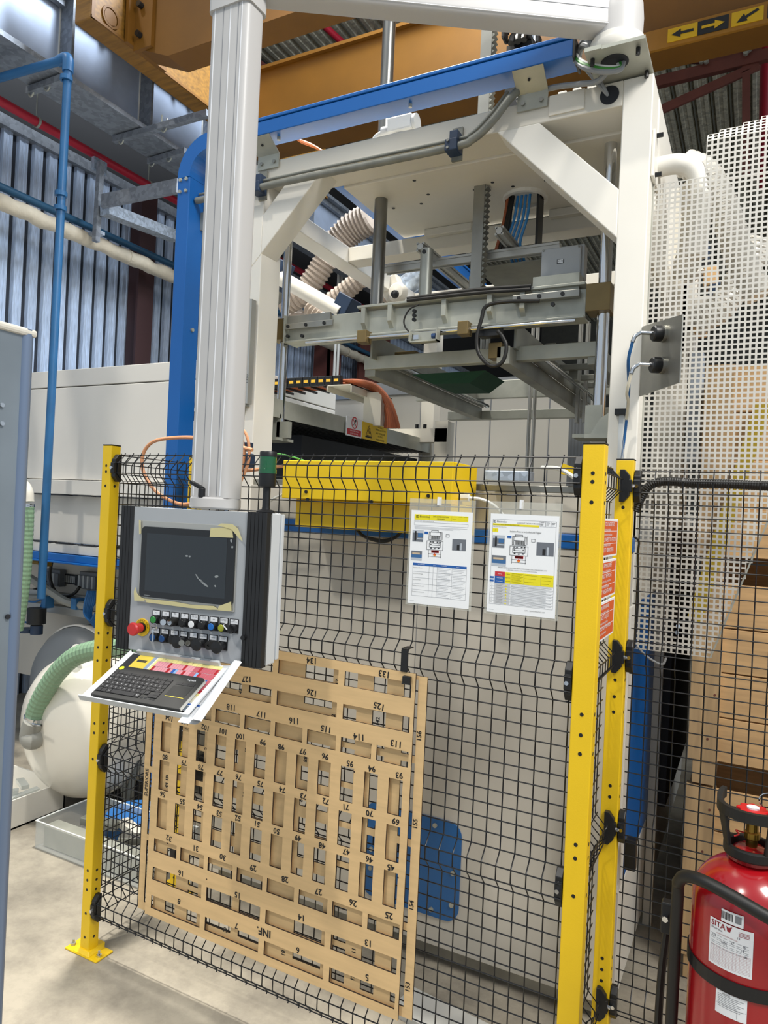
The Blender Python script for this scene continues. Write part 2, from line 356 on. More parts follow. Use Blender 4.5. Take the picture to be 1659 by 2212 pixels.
mb = MB(); mb.beam(at(218, 350, X=-5.5), at(207, 522, X=-5.5), .05, .05, (0, 1, 0)); wpart(mb, 'upright', galvd, hg)
mb = MB(); mb.beam(at(222, 435, X=-5.4), at(385, 402, Z=at(222, 435, X=-5.4).z), .04, .12); wpart(mb, 'channel', galvd, hg)
mb = MB(); mb.beam(at(226, 452, X=-5.4), at(380, 512, X=-5.4), .12, .10); wpart(mb, 'angle_rail', galv, hg)
mb = MB(); mb.box(-5.62, -5.58, at(200, 360, X=-5.6).y, at(228, 360, X=-5.6).y, at(214, 372, X=-5.6).z, at(214, 345, X=-5.6).z); wpart(mb, 'fixing_plate', galv, hg)
mb = MB(); p = at(205, 505, X=-5.6); mb.box(-5.85, -5.5, p.y - .03, p.y + .03, p.z - .02, p.z + .01); wpart(mb, 'pipe_shelf', galv, hg)
cl = thing('building_column', 'dark red oxide building column on the corrugated wall beside the blue duct', 'column', at(308, 700, X=-5.95))
y0 = at(300, 700, X=-6.0).y; mb = MB(); mb.box(-6.19, -5.98, y0, y0 + .02, 0, 5.3); mb.box(-6.0, -5.97, y0 - .06, y0 + .16, 0, 5.3); wpart(mb, 'flange_section', mat('dark_oxide_steel', '#3f2626', .6), cl)
cl = thing('building_column', 'red oxide building column seen through the press frame', 'column', at(745, 760, X=-5.6))
y0 = at(712, 760, X=-5.82).y; y1 = at(800, 760, X=-5.82).y
mb = MB(); mb.box(-6.1, -5.82, y0, y0 + .03, 0, 5.2); mb.box(-5.86, -5.82, y0, y0 + .34, 0, 5.2); mb.box(-6.1, -5.82, y1 + .3, y1 + .33, 0, 5.2); mb.box(-5.86, -5.82, y1 - .35, y1 + .7, 0, 5.2); wpart(mb, 'flange_section', maroon, cl)
# white conduits running down beside that column
for x, lab in ((727, 'white conduit left of the red oxide column behind the press'), (734, 'white conduit nearest the red oxide column behind the press')):
    a, b = at(x + 6, 560, X=-5.4), at(x - 3, 950, X=-5.4); pipe('conduit_pipe', [Vector((-5.4, a.y, 6)), Vector((-5.4, a.y, 0))], .02, white, lab)

# ================================================================ PRESS MACHINE (front plane Y = 2.8)
pm = thing('thermoforming_press', 'tall white press frame with diagonal braces standing behind the yellow fence', 'machine', (-1.37, 2.8, 0))
XL, XR, YF = -2.33, -.405, 2.8
def bx(name, m, x0, x1, y0, y1, z0, z1, root=pm, bevel=.004, label=None):
    mb = MB(); mb.box(x0, x1, y0, y1, z0, z1); return wpart(mb, name, m, root, bevel=bevel, label=label)
bx('column', white, XR - .11, XR, YF, YF + .16, 1.86, 3.61)
bx('column', white, XL, XL + .117, YF, YF + .16, 1.86, 3.61)
bx('top_beam', white2, XL + .117, XR - .11, YF, YF + .18, 3.512, 3.61)
bx('side_beam', white, XL, XL + .117, YF + .16, 5.1, 3.388, 3.485)
bx('side_beam', white, XR - .10, XR, YF + .16, 5.1, 3.45, 3.61)
bx('cross_beam', white2, XL + .117, XR - .10, 3.62, 3.74, 3.395, 3.48)
bx('cross_beam', white2, XL + .117, XR - .10, 4.55, 4.67, 3.395, 3.48)
for x in (XL + .02, XR - .11): bx('rear_column', white2, x, x + .11, 4.95, 5.07, 1.7, 3.45)
# deck plate with screw holes
dk = bx('deck_plate', white2, -1.865, -.52, YF + .18, 3.66, 3.50, 3.53)
bx('side_cover', white, XR - .02, XR + .004, YF + .16, 5.0, 2.95, 3.60)
bx('deck_rib', white2, -1.70, -1.42, 3.58, 3.62, 3.46, 3.50); bx('deck_rib', white2, -1.0, -.80, 3.58, 3.62, 3.46, 3.50)
for x, y in ((895, 390), (925, 420), (910, 440), (850, 450), (1064, 394), (1108, 403), (1179, 390), (1025, 410)):
    p = at(x, y, Z=3.4995); mb = MB(); mb.cyl(p, p + Vector((0, 0, -.001)), .009, 8); wpart(mb, 'screw_hole', black, dk).location = (0, 0, 0)
# braces
mb = MB(); Yb = .13
mb.prism([(-1.016, YF - .002, 3.513), (-.837, YF - .002, 3.513), (-.514, YF - .002, 3.19), (-.514, YF - .002, 3.003)], (0, Yb, 0)); wpart(mb, 'brace', white, pm, bevel=.004)
mb = MB(); mb.prism([(-1.87, YF - .002, 3.513), (-2.055, YF - .002, 3.513), (-2.214, YF - .002, 3.35), (-2.214, YF - .002, 3.16)], (0, Yb, 0)); wpart(mb, 'brace', white, pm, bevel=.004)
# brace lower extension at left hidden behind post: photo shows it meeting the column face at z 2.98
mb = MB(); mb.prism([(-2.214, YF - .003, 3.16), (-2.214, YF - .003, 3.35), (-2.34, YF - .003, 3.215), (-2.34, YF - .003, 3.03)], (0, .02, 0)); wpart(mb, 'brace_foot', white, pm, bevel=.002)
# right corner gusset with cable hole
mb = MB(); mb.cyl((-.565, YF - .001, 3.562), (-.565, YF - .003, 3.562), .036, 24); wpart(mb, 'cable_hole', darkg, pm)
bx('top_cover', white2, -.80, -.66, YF - .006, YF, 3.53, 3.61, bevel=.001)
# lower body
bx('front_panel', panelw, XL - .02, XR, YF, YF + .05, .09, 1.80, bevel=.003)
bx('blue_band', blue, XL - .02, XR + .003, YF - .006, YF + .05, 1.803, 1.860)
bx('upper_panel', panelw, XL - .02, XR, YF + .005, YF + .06, 1.862, 2.02)
bx('plinth', steel, XL, XR, YF + .03, YF + .10, .03, .09)
bx('side_skirt', white, XR - .03, XR, YF + .05, 5.6, .06, .50)
bx('side_panel', blue, XR - .03, XR + .004, YF + .10, 5.6, .52, 1.60)
bx('side_panel', white, XR - .03, XR + .002, YF + .05, 5.6, 1.60, 1.85)
bx('corner_strip', white, XR - .005, XR + .006, YF, YF + .10, .52, 1.6)
bx('table_top', steel, XL + .1, XR - .03, YF + .02, 5.0, 2.02, 2.05)
bx('inner_back_panel', mat('bright_inner_panel', '#e2e0da', .5), XL, XR, 5.6, 5.65, .1, 2.0)
for k in range(5): bx('panel_seam', inkg, -2.0 + .36 * k, -1.998 + .36 * k, YF - .001, YF, .1, 1.79, bevel=0) if k in (2,) else None
# blue rounded cover plate with screws
a, b = at(785, 1735, Y=YF), at(995, 2000, Y=YF)
p0, p1 = (at(790, 1760, Y=YF).x, at(990, 1985, Y=YF).x), (at(985, 1995, Y=YF).z, at(900, 1755, Y=YF).z)
mb = MB(); pts = []
for cxx, czz, s0 in ((p0[1] - .06, p1[1] - .06, 0), (p0[0] + .06, p1[1] - .06, 90), (p0[0] + .06, p1[0] + .06, 180), (p0[1] - .06, p1[0] + .06, 270)):
    for k in range(6): t = R(s0 + 18 * k); pts.append((cxx + .06 * math.cos(t), YF - .006, czz + .06 * math.sin(t)))
mb.prism(pts, (0, .006, 0)); cp = wpart(mb, 'access_cover', mat('blue_cover_plate', '#1a5f9e', .35), pm)
for x, z in ((p0[1] - .03, .18), (p0[1] - .03, .5), (p0[1] - .12, p1[1] - .03), (p0[1] - .12, p1[0] + .03), (p0[0] + .04, .3), (p0[0] + .04, .5)):
    z = p1[0] + (p1[1] - p1[0]) * z if z in (.18, .5, .3) else z
    mb = MB(); mb.cyl((x, YF - .006, z), (x, YF - .014, z), .010, 8); wpart(mb, 'screw', zinc, cp).location = (0, 0, 0)
# flange with vacuum bend on the right side
fp = at(1418, 345, Y=2.85)
bx('flange', white, XR, XR + .012, 2.82, 3.04, 3.23, 3.41)
el = smoothpath([(XR + .01, 2.95, 3.32), (XR + .08, 2.95, 3.32), (XR + .135, 2.955, 3.295), (XR + .165, 2.96, 3.23), (XR + .17, 2.96, 3.10), (XR + .16, 2.96, 2.95)], 8)
mb = MB(); mb.tube(el, .038, 16); wpart(mb, 'vacuum_bend', white, pm, smooth=True)
for z in (3.40, 3.25): mb = MB(); mb.cyl((XR + .012, 2.86, z), (XR + .035, 2.86, z), .009, 6); wpart(mb, 'bolt', black, pm)

# guide rods
for x, lab in ((-2.235, 'left'), (-.60, 'right')):
    mb = MB(); mb.cyl((x, 3.05, 2.275), (x, 3.05, 3.50), .022 if x < -1 else .026, 20); wpart(mb, 'guide_rod', chrome, pm, smooth=True)
    mb = MB(); mb.box(x - .09, x + .04, 2.98, 3.12, 2.26, 2.275); mb.box(x - .05, x + .02, 3.02, 3.03, 2.275, 2.40); wpart(mb, 'rod_foot', zinc, pm)
mb = MB(); mb.cyl((-1.75, 3.16, 2.90), (-1.75, 3.16, 4.55), .033, 20); wpart(mb, 'lift_cylinder', mat('worn_chrome', '#8d8c88', .28, .9, var=.3, vs=5, kind='streak'), pm, smooth=True)
def rack(x, y, z0, z1, w=.05, mx=False):
    mb = MB(); mb.box(x - w / 2, x + w / 2, y - .025, y + .03, z0, z1); o = wpart(mb, 'rack_column', steel, pm)
    mb = MB(); n = int((z1 - z0) / .026)
    for i in range(n): z = z0 + i * .026; mb.prism([(x + w / 2, y - .02, z), (x + w / 2, y - .02, z + .020), (x + w / 2 + .014, y - .02, z + .012)], (0, .045, 0))
    t = wpart(mb, 'rack_teeth', dsteel, o); t.location = (0, 0, 0)
rack(-1.235, 3.22, 2.88, 4.6, .055)
mb = MB(); mb.cyl((-1.10, 3.5, 3.55), (-1.10, 3.5, 4.6), .025, 16); wpart(mb, 'lift_cylinder', chrome, pm, smooth=True)

# lifting carriage
cg = thing('lifting_carriage', 'grey steel lifting carriage between the chrome guide rods', 'machine', (-1.4, 3.05, 2.8))
def cb(name, m, *a, **k): return bx(name, m, *a, root=cg, bevel=k.pop('bevel', .002), **k)
cb('front_beam', zinc, -2.19, -.67, 3.03, 3.045, 2.775, 2.895); cb('beam_flange', zinc, -1.77, -.67, 3.0, 3.14, 2.905, 2.917)
cb('lower_flange', zinc, -2.19, -.67, 3.0, 3.1, 2.765, 2.775)
for x in (-1.745, -1.60, -1.32, -1.10, -.95): mb = MB(); mb.prism([(x, 3.0, 2.905), (x, 3.0, 2.83), (x, 3.03, 2.80), (x, 3.03, 2.905)], (.022, 0, 0)); wpart(mb, 'stiffener', zinc, cg)
cb('end_plate', zinc, -2.20, -2.19, 2.99, 3.12, 2.765, 2.905); cb('guide_block', brass, -2.29, -2.20, 3.0, 3.11, 2.785, 2.895); cb('guide_block', brass, -.665, -.565, 3.0, 3.11, 2.79, 2.905)
cb('clamp_bar', steel, -2.19, -1.90, 2.99, 3.0, 2.83, 2.86); cb('clamp_plate', steel, -2.19, -1.93, 3.01, 3.03, 2.86, 2.905); cb('clamp_bar', steel, -.98, -.69, 2.99, 3.02, 2.855, 2.885)
for x, z in ((-2.17, 2.845), (-2.06, 2.845), (-1.95, 2.845), (-2.17, 2.795), (-2.08, 2.79), (-.95, 2.87), (-.86, 2.87), (-.76, 2.87), (-.80, 2.83), (-1.452, 2.82), (-1.452, 2.84), (-1.452, 2.86)):
    mb = MB(); mb.cyl((x, 3.0 if z < 2.9 else 2.99, z), (x, 2.985, z), .009, 8); wpart(mb, 'cap_screw', black, cg)
for n_, x in ((0, -1.74), (1, -1.22)): mb = MB(); mb.box(x, x + .05, 2.96, 3.02, 2.725, 2.785); wpart(mb, 'slide_block', brass, cg, bevel=.003)
mb = MB(); mb.cyl((-2.05, 2.985, 2.752), (-.70, 2.985, 2.752), .008, 10); wpart(mb, 'slide_rod', chrome, cg, smooth=True)
# clamp frame under the carriage
YR = 4.75
cb('clamp_frame_front', zinc, -1.80, -.60, 3.15, 3.20, 2.635, 2.70)
cb('clamp_frame_back', zinc, -2.0, -.62, YR, YR + .06, 2.60, 2.66)
for x in (-1.80, -1.06, -.68): cb('clamp_frame_rail', dsteel, x, x + .06, 3.16 if x != -1.06 else 3.05, YR, 2.60, 2.68)
for x in (-1.74, -1.0): cb('web_plate', dsteel, x, x + .012, 3.1, YR, 2.68, 2.80)
for x in (-1.70, -.93): mb = MB(); mb.cyl((x, 3.2, 2.69), (x, YR, 2.69), .014, 10); wpart(mb, 'slide_rod', chrome, cg, smooth=True)
cb('rear_beam', zinc, -2.19, -.67, 4.60, 4.64, 2.72, 2.84)
for y in (3.9, 4.2, 4.45): cb('roller_bar', dsteel, -1.0, -.62, y, y + .04, 2.74, 2.77)
for y, z in ((3.45, 2.72), (3.95, 2.72)): cb('rod_bracket', dsteel, -.95, -.90, y, y + .08, z - .03, z + .06)
cb('slide_block', brass, -1.10, -1.04, 3.05, 3.12, 2.63, 2.70); cb('slide_block', brass, -1.68, -1.56, 3.25, 3.33, 2.70, 2.74); cb('pivot_block', black, -1.13, -1.03, 2.99, 3.04, 2.715, 2.76)
mb = MB(); mb.prism([(-1.6, 3.3, 2.63), (-1.2, 3.3, 2.63), (-1.3, 3.35, 2.58), (-1.5, 3.35, 2.585)], (0, .3, 0)); wpart(mb, 'green_rag', mat('dark_green_rag', '#12402c', .8), cg)
# pneumatic cylinders and aluminium profile frame on the carriage
mb = MB(); mb.cyl((-1.452, 3.1, 2.917), (-1.452, 3.1, 3.185), .031, 20); wpart(mb, 'pneumatic_cylinder', mat('dull_cylinder', '#a2a49d', .4, .6, var=.08), cg, smooth=True)
mb = MB(); mb.cyl((-1.452, 3.069, 3.165), (-1.452, 3.064, 3.165), .010, 10); wpart(mb, 'port_hole', black, cg)
def prof(p, q, w=.042, name='aluminium_profile'):
    p, q = Vector(p), Vector(q); d = (q - p).normalized(); up = Vector((0, 0, 1)) if abs(d.z) < .9 else Vector((0, 1, 0)); sd = d.cross(up).normalized(); u = sd.cross(d)
    mb = MB(); mb.beam(p, q, w * .72, w * .72)
    for a, b in ((-1, -1), (1, -1), (1, 1), (-1, 1)): o = sd * a * w * .36 + u * b * w * .36; mb.beam(p + o, q + o, w * .26, w * .26, up)
    return wpart(mb, name, alu, cg)
prof((-1.78, 3.30, 3.19), (-.86, 3.30, 3.19)); prof((-1.50, 3.12, 3.215), (-1.50, 4.4, 3.215)); prof((-1.10, 3.12, 3.235), (-1.10, 4.4, 3.235))
prof((-1.78, 4.0, 3.10), (-.70, 4.0, 3.10)); prof((-1.36, 3.5, 2.92), (-1.36, 3.5, 3.17)); prof((-1.30, 3.55, 2.75), (-1.30, 3.55, 3.0)); prof((-1.25, 4.3, 2.2), (-1.25, 4.3, 3.1)); prof((-1.5, 3.5, 2.99), (-.7, 3.5, 2.99)); prof((-.95, 4.3, 2.5), (-.95, 4.3, 3.1), .06)
cb('tray_plate', dsteel, -1.30, -.92, 3.35, 3.9, 3.16, 3.165)
# wide cable carrier rising through the deck
cc = thing('cable_carrier', 'black cable carrier full of blue hoses hanging through the deck opening', 'cable', (-1.1, 3.4, 3.3))
mb = MB(); 
for x in (-1.16, -1.0): mb.box(x, x + .012, 3.36, 3.44, 3.24, 3.52)
wpart(mb, 'carrier_side', black, cc)
for k in range(4): mb = MB(); mb.tube(smoothpath([(-1.10 + .02 * k, 3.38, 3.52), (-1.11 + .022 * k, 3.36, 3.38), (-1.14 + .022 * k, 3.36, 3.26), (-1.12 + .02 * k, 3.4, 3.18)], 5), .007, 8); wpart(mb, 'blue_hose', mat('bright_blue_hose', '#3f8fd0', .4), cc, smooth=True)
for k, m in ((0, orange_c), (1, rubber), (2, rubber)): mb = MB(); mb.tube(smoothpath([(-1.145 + .012 * k, 3.37, 3.52), (-1.16 + .012 * k, 3.35, 3.36), (-1.20 + .02 * k, 3.36, 3.22)], 5), .010, 8); wpart(mb, 'cable', m, cc, smooth=True)
mb = MB(); mb.ring((-1.07, 3.40, 3.485), .09, .11, .015, 24); wpart(mb, 'grommet', white, cc)
uc = thing('cable_carrier', 'black cable carrier loop standing above the deck behind the blue duct', 'cable', (-.98, 3.2, 3.9))
c0 = at(1130, 100, Y=3.2)
for sx in (-.06, .05):
    for k in range(7):
        t = math.pi * k / 6; p = c0 + Vector((sx, .09 * math.cos(t), .06 + .10 * math.sin(t) - .05)); mb = MB(); mb.box(p.x - .008, p.x + .008, p.y - .03, p.y + .03, p.z - .025, p.z + .025); wpart(mb, 'carrier_link', black, uc, bevel=.006)
        mb = MB(); mb.box(p.x - .010, p.x - .008, p.y - .008, p.y + .012, p.z - .016, p.z + .016); wpart(mb, 'yellow_insert', mat('pale_orange_insert', '#e8b96c', .5), uc)
for k in range(3):
    p = c0 + Vector((-.035 + .03 * k, 0, 0)); mb = MB(); mb.tube([p + Vector((0, .07 * math.cos(t / 8 * math.pi), .06 * math.sin(t / 8 * math.pi) - .02)) for t in range(9)], .016, 8); wpart(mb, 'cable', rubber, uc, smooth=True)
mb = MB(); mb.box(c0.x - .07, c0.x + .06, c0.y - .03, c0.y + .1, 3.53, c0.z); wpart(mb, 'carrier_mount', black, uc)

# grey terminal box with glands and cables
tbx = thing('terminal_box', 'grey junction box with cable glands above the right end of the carriage', 'box', (-.795, 3.10, 2.96))
mb = MB(); mb.box(-.885, -.70, 3.10, 3.16, 2.965, 3.115); wpart(mb, 'box_body', greyb, tbx, bevel=.006)
mb = MB(); mb.box(-.887, -.712, 3.085, 3.10, 2.972, 3.108); wpart(mb, 'lid', greyb, tbx, bevel=.006)
mb = MB(); mb.box(-.815, -.785, 3.083, 3.085, 3.035, 3.053); wpart(mb, 'label_plate', black, tbx)
mb = MB(); mb.box(-.812, -.788, 3.082, 3.083, 3.037, 3.051); wpart(mb, 'label_face', labelm, tbx)
text('X310', .011, frame((-.80 + .795, -.0185, 3.044 - 2.96), *FRONT), ink, tbx)
mb = MB(); mb.box(-.90, -.70, 3.02, 3.09, 2.895, 2.965); wpart(mb, 'mounting_plate', zinc, tbx)
for x, z in ((-.877, 2.98), (-.877, 3.1), (-.722, 2.98), (-.722, 3.1)): mb = MB(); mb.cyl((x, 3.085, z), (x, 3.081, z), .005, 8); wpart(mb, 'screw', dsteel, tbx)
for k in range(4):
    x = -.855 + .027 * k; r = .009 if k < 3 else .012
    mb = MB(); mb.cyl((x, 3.09, 2.968), (x, 3.09, 2.945), r, 8); g = wpart(mb, 'cable_gland', white_w, tbx)
    mb = MB(); mb.tube(smoothpath([(x, 3.08, 2.95), (x + .004, 3.07, 2.925), (x - .015, 3.04, 2.905), (-.90, 3.0, 2.915)], 5), .005, 6); wpart(mb, 'cable', black if k < 3 else grey_w, tbx, smooth=True)
hb = []
for k in range(2): mb = MB(); mb.tube(smoothpath([(-.90, 3.0 - .01 * k, 2.922 - .018 * k), (-1.15, 2.99, 2.928 - .014 * k), (-1.49, 2.985, 2.920 - .008 * k)], 6), .0085, 8); hb.append(tag(mb.build('cable_bundle', rubber, smooth=True), ('upper' if k == 0 else 'lower') + ' black taped cable running along the carriage top from the grey junction box', 'cable'))
mb = MB(); mb.tube(smoothpath([at(x, y, Y=2.96) for x, y in ((1165, 650), (1090, 652), (1050, 662), (1040, 690), (1030, 730), (1035, 765), (1060, 790), (1085, 782), (1094, 750), (1086, 728), (1075, 715))], 6), .0085, 10)
tag(mb.build('looped_hose', rubber, smooth=True), 'black hose hanging in a U loop under the carriage', 'hose')
mb = MB(); mb.tube(smoothpath([at(x, y, Y=2.96) for x, y in ((905, 658), (885, 668), (873, 690), (876, 708), (890, 722), (895, 730))], 6), .004, 8)
tag(mb.build('thin_cable', rubber, smooth=True), 'thin black cable curving down to the small sensor box', 'cable')
sb_ = thing('sensor_box', 'small open grey sensor box under the carriage beam', 'box', at(920, 730, Y=2.95))
a, b = at(886, 742, Y=2.95), at(948, 712, Y=2.95)
mb = MB(); mb.box(a.x, b.x, 2.93, 2.97, a.z, a.z + .006); mb.box(a.x, a.x + .006, 2.93, 2.97, a.z, b.z); mb.box(b.x - .006, b.x, 2.93, 2.97, a.z, b.z + .004); mb.box(a.x, b.x, 2.965, 2.97, a.z, b.z); wpart(mb, 'housing', zinc, sb_)
mb = MB(); mb.cyl((b.x - .03, 2.945, a.z + .025), (b.x - .01, 2.945, a.z + .025), .012, 10); wpart(mb, 'blue_sensor', mat('navy_sensor', '#20406e', .4), sb_)
mb = MB(); mb.box(a.x + .02, a.x + .045, 2.94, 2.955, a.z + .015, a.z + .035); wpart(mb, 'connector', chrome, sb_)

# ================================================================ BLUE DUCT, CONDUITS AND BRACKETS ON THE PRESS
bd = thing('cable_duct', 'long blue sheet metal cable duct with curved corner left of the press', 'duct', (-2.65, 2.70, .45))
mb = MB(); mb.box(-2.49, -.69, 2.70, 2.81, 3.69, 3.755); mb.box(-2.49, -.685, 2.695, 2.815, 3.757, 3.772); wpart(mb, 'horizontal_run', blue, bd, bevel=.003)
mb = MB(); mb.box(-2.69, -2.61, 2.70, 2.81, .45, 3.57); wpart(mb, 'vertical_run', blue, bd, bevel=.003)
mb = MB(); po = []; pi_ = []
for k in range(13):
    t = R(180 - 7.5 * k); po.append((-2.49 + .20 * math.cos(t), 2.697, 3.57 + .20 * math.sin(t))); pi_.append((-2.49 + .12 * math.cos(t), 2.697, 3.57 + .12 * math.sin(t)))
for k in range(12): mb.prism([po[k], po[k + 1], pi_[k + 1], pi_[k]], (0, .116, 0))
wpart(mb, 'curved_corner', blue, bd)
mb = MB(); mb.box(-.69, -.682, 2.698, 2.812, 3.68, 3.76); wpart(mb, 'end_cap', rubber, bd)
for x, z in ((-2.67, 3.56), (-2.63, 3.56), (-2.67, 3.50), (-2.63, 3.50)): mb = MB(); mb.cyl((x, 2.70, z), (x, 2.692, z), .009, 8); wpart(mb, 'screw', zinc, bd)
for x in (-2.1, -1.4): mb = MB(); mb.cyl((x, 2.75, 3.69), (x, 2.75, 3.675), .008, 8); wpart(mb, 'screw', zinc, bd)
mb = MB(); p = at(414, 713, X=-2.61); mb.cyl((-2.61, p.y, p.z), (-2.60, p.y, p.z), .010, 8); wpart(mb, 'screw', zinc, bd)
mb = MB(); mb.box(-2.612, -2.50, 2.79, 2.80, 3.33, 3.42); wpart(mb, 'fixing_tab', zinc, bd)
for x, lab in ((-2.18, 'zinc angle bracket under the blue duct near the swing arm post'), (-.86, 'zinc angle bracket under the right end of the blue duct')):
    b = thing('angle_bracket', lab, 'bracket', (x, 2.75, 3.6))
    mb = MB(); mb.prism([(x - .07, 2.702, 3.688), (x + .055, 2.702, 3.688), (x + .055, 2.79, 3.635), (x - .07, 2.79, 3.635)], (0, .004, .004)); wpart(mb, 'slanted_plate', zinc, b)
    mb = MB(); mb.box(x - .07, x + .055, 2.788, 2.795, 3.57, 3.638); wpart(mb, 'leg_plate', zinc, b)
    for dx in (-.045, .03): mb = MB(); mb.cyl((x + dx, 2.788, 3.598), (x + dx, 2.78, 3.598), .009, 8); wpart(mb, 'bolt', steel, b)
    mb = MB(); mb.cyl((x - .01, 2.74, 3.664), (x - .01, 2.739, 3.660), .006, 8); wpart(mb, 'hole', black, b)
cd = MB(); cd.tube(smoothpath([(-2.60, 2.745, 3.462), (-1.9, 2.745, 3.462), (-1.22, 2.745, 3.458), (-1.10, 2.745, 3.475), (-1.02, 2.745, 3.53), (-.95, 2.76, 3.62), (-.90, 2.82, 3.70)], 8), .0165, 12)
tag(cd.build('steel_conduit', conduit, smooth=True), 'thick grey conduit clamped along the front beam of the press', 'conduit')
cd = MB(); cd.tube(smoothpath([(-2.60, 2.765, 3.502), (-1.9, 2.765, 3.502), (-1.22, 2.765, 3.50), (-1.12, 2.765, 3.51), (-1.04, 2.765, 3.57), (-.97, 2.78, 3.66)], 8), .007, 10)
tag(cd.build('steel_conduit', conduit, smooth=True), 'thin grey tube just above the thick conduit on the press beam', 'conduit')
for x, lab in ((-2.215, 'navy plastic pipe clamp beside the swing arm post'), (-1.19, 'navy plastic pipe clamp at the bend of the conduit')):
    c = thing('pipe_clamp', lab, 'clamp', (x, 2.75, 3.48))
    mb = MB(); mb.box(x - .028, x + .028, 2.722, 2.79, 3.437, 3.487); wpart(mb, 'clamp_half', navy, c, bevel=.004)
    mb = MB(); mb.box(x - .016, x + .022, 2.742, 2.79, 3.489, 3.53); wpart(mb, 'small_clamp', navy, c, bevel=.003)
    mb = MB(); mb.box(x - .02, x + .026, 2.785, 2.797, 3.42, 3.56); wpart(mb, 'weld_plate', conduit, c)
    for z in (3.448, 3.478): mb = MB(); mb.cyl((x - .012, 2.722, z), (x - .012, 2.716, z), .006, 8); wpart(mb, 'screw', steel, c)
# hardware on the deck behind the beam
gv = thing('servo_valve', 'light grey motor head with plug standing on the press deck behind the beam', 'motor', (-1.47, 3.0, 3.55))
c = at(870, 270, Y=2.98); mb = MB(); mb.box(c.x - .07, c.x + .06, 2.95, 3.02, c.z - .035, c.z + .035); wpart(mb, 'motor_box', greyb, gv, bevel=.008)
mb = MB(); mb.cyl((c.x + .06, 2.985, c.z), (c.x + .075, 2.985, c.z), .04, 16); wpart(mb, 'end_flange', greyb, gv, smooth=True)
mb = MB(); mb.cyl((c.x - .11, 2.985, c.z - .01), (c.x - .07, 2.985, c.z - .01), .024, 12); wpart(mb, 'plug', greyb, gv, smooth=True)
mb = MB(); mb.tube(smoothpath([(c.x - .10, 2.985, c.z - .01), (c.x - .15, 2.985, c.z - .03), (c.x - .18, 2.985, c.z - .10)]), .012, 10); mb.box(c.x - .04, c.x, 2.97, 3.0, 3.53, c.z - .03); wpart(mb, 'plug_cable', greyb, gv, smooth=True)
for k in range(5): 
    mb = MB(); mb.tube(smoothpath([at(640 + 3 * k, 300 + 2 * k, Y=3.1), at(672 + 3 * k, 312 + 2 * k, Y=3.1), at(700 + 3 * k, 330 + 2 * k, Y=3.1), at(712 + k, 350, Y=3.1)]), .006, 6)
    tag(mb.build('orange_cable', mat('bright_orange_cable', '#d0702e', .5), smooth=True), ('lowest', 'second lowest', 'middle', 'second highest', 'highest')[k] + ' of the orange cables in the loose bunch behind the left duct bracket', 'cable', 'orange cables behind the left bracket')
vb = thing('valve_cluster', 'white valve block and cables on the beam behind the end of the blue duct', 'valve', (-.75, 2.95, 3.62))
mb = MB(); mb.box(-.86, -.62, 2.93, 2.99, 3.62, 3.66); wpart(mb, 'valve_base', greyb, vb, bevel=.003)
for k in range(3): mb = MB(); mb.box(-.80 + .06 * k, -.765 + .06 * k, 2.92, 2.97, 3.66, 3.695); wpart(mb, 'valve_coil', white, vb, bevel=.003)

# ================================================================ SWING ARM
sa = thing('swing_arm', 'pale grey swing arm carrying the operator panel, pivoting on the press frame', 'arm', (-.5, 2.92, 3.61))
XA0, XA1 = at(455, 0, Y=1.83).x, at(538, 0, Y=1.83).x
def rsect(c, sd, nr, w, d, r=.022):
    """rounded rectangle points around c"""
    out = []
    for sx, sy_, s0 in ((1, 1, 0), (-1, 1, 90), (-1, -1, 180), (1, -1, 270)):
        for k in range(5): t = R(s0 + 22.5 * k); out.append(c + sd * (sx * (w / 2 - r) + r * math.cos(t)) + nr * (sy_ * (d / 2 - r) + r * math.sin(t)))
    return out
xm = (XA0 + XA1) / 2; wA = XA1 - XA0 - .004
mb = MB(); mb.prism(rsect(Vector((xm, 1.875, 1.935)), Vector((1, 0, 0)), Vector((0, 1, 0)), wA, .095), (0, 0, 1.66)); wpart(mb, 'post', armw, sa, smooth=True)
for fx, mm, w_ in ((-.35, labelm, .003), (-.12, inkg, .0015), (.06, labelm, .003), (.27, inkg, .0015), (.36, labelm, .003)):
    mb = MB(); x = xm + fx * wA; mb.box(x - w_ / 2, x + w_ / 2, 1.8265, 1.8285, 1.94, 3.59); wpart(mb, 'groove_line', mm, sa)
mb = MB(); mb.prism(rsect(Vector((xm, 1.875, 3.58)), Vector((1, 0, 0)), Vector((0, 1, 0)), wA + .014, .11), (0, 0, .19)); wpart(mb, 'corner_housing', armw, sa, smooth=True)
pl_, pr_ = Vector((xm + .05, 1.895, 3.71)), Vector((-.56, 2.665, 3.79))
dd = (pr_ - pl_).normalized(); sd = Vector((-dd.y, dd.x, 0)).normalized(); un = dd.cross(-sd).normalized(); un = un if un.z > 0 else -un
mb = MB(); mb.prism(rsect(pl_, un, sd, .165, .10), pr_ - pl_); wpart(mb, 'boom', armw, sa, smooth=True)
for f in (-.42, -.1, .16, .4):
    mb = MB(); a = pl_ - sd * .0505 + un * (.165 * f); b = pr_ - sd * .0505 + un * (.165 * f); mb.beam(a + dd * .08, b, .0015, .002, tuple(un)); wpart(mb, 'groove_line', inkg if f in (-.1, .16) else labelm, sa)
pv = Vector((-.525, 2.70, 0))
mb = MB(); mb.lathe([(.001, .0), (.098, 0), (.105, .012), (.105, .03), (.098, .035), (.098, .055), (.092, .06), (.001, .062)], (pv.x, pv.y, 3.632), 36); wpart(mb, 'pivot_base', white, sa, smooth=True)
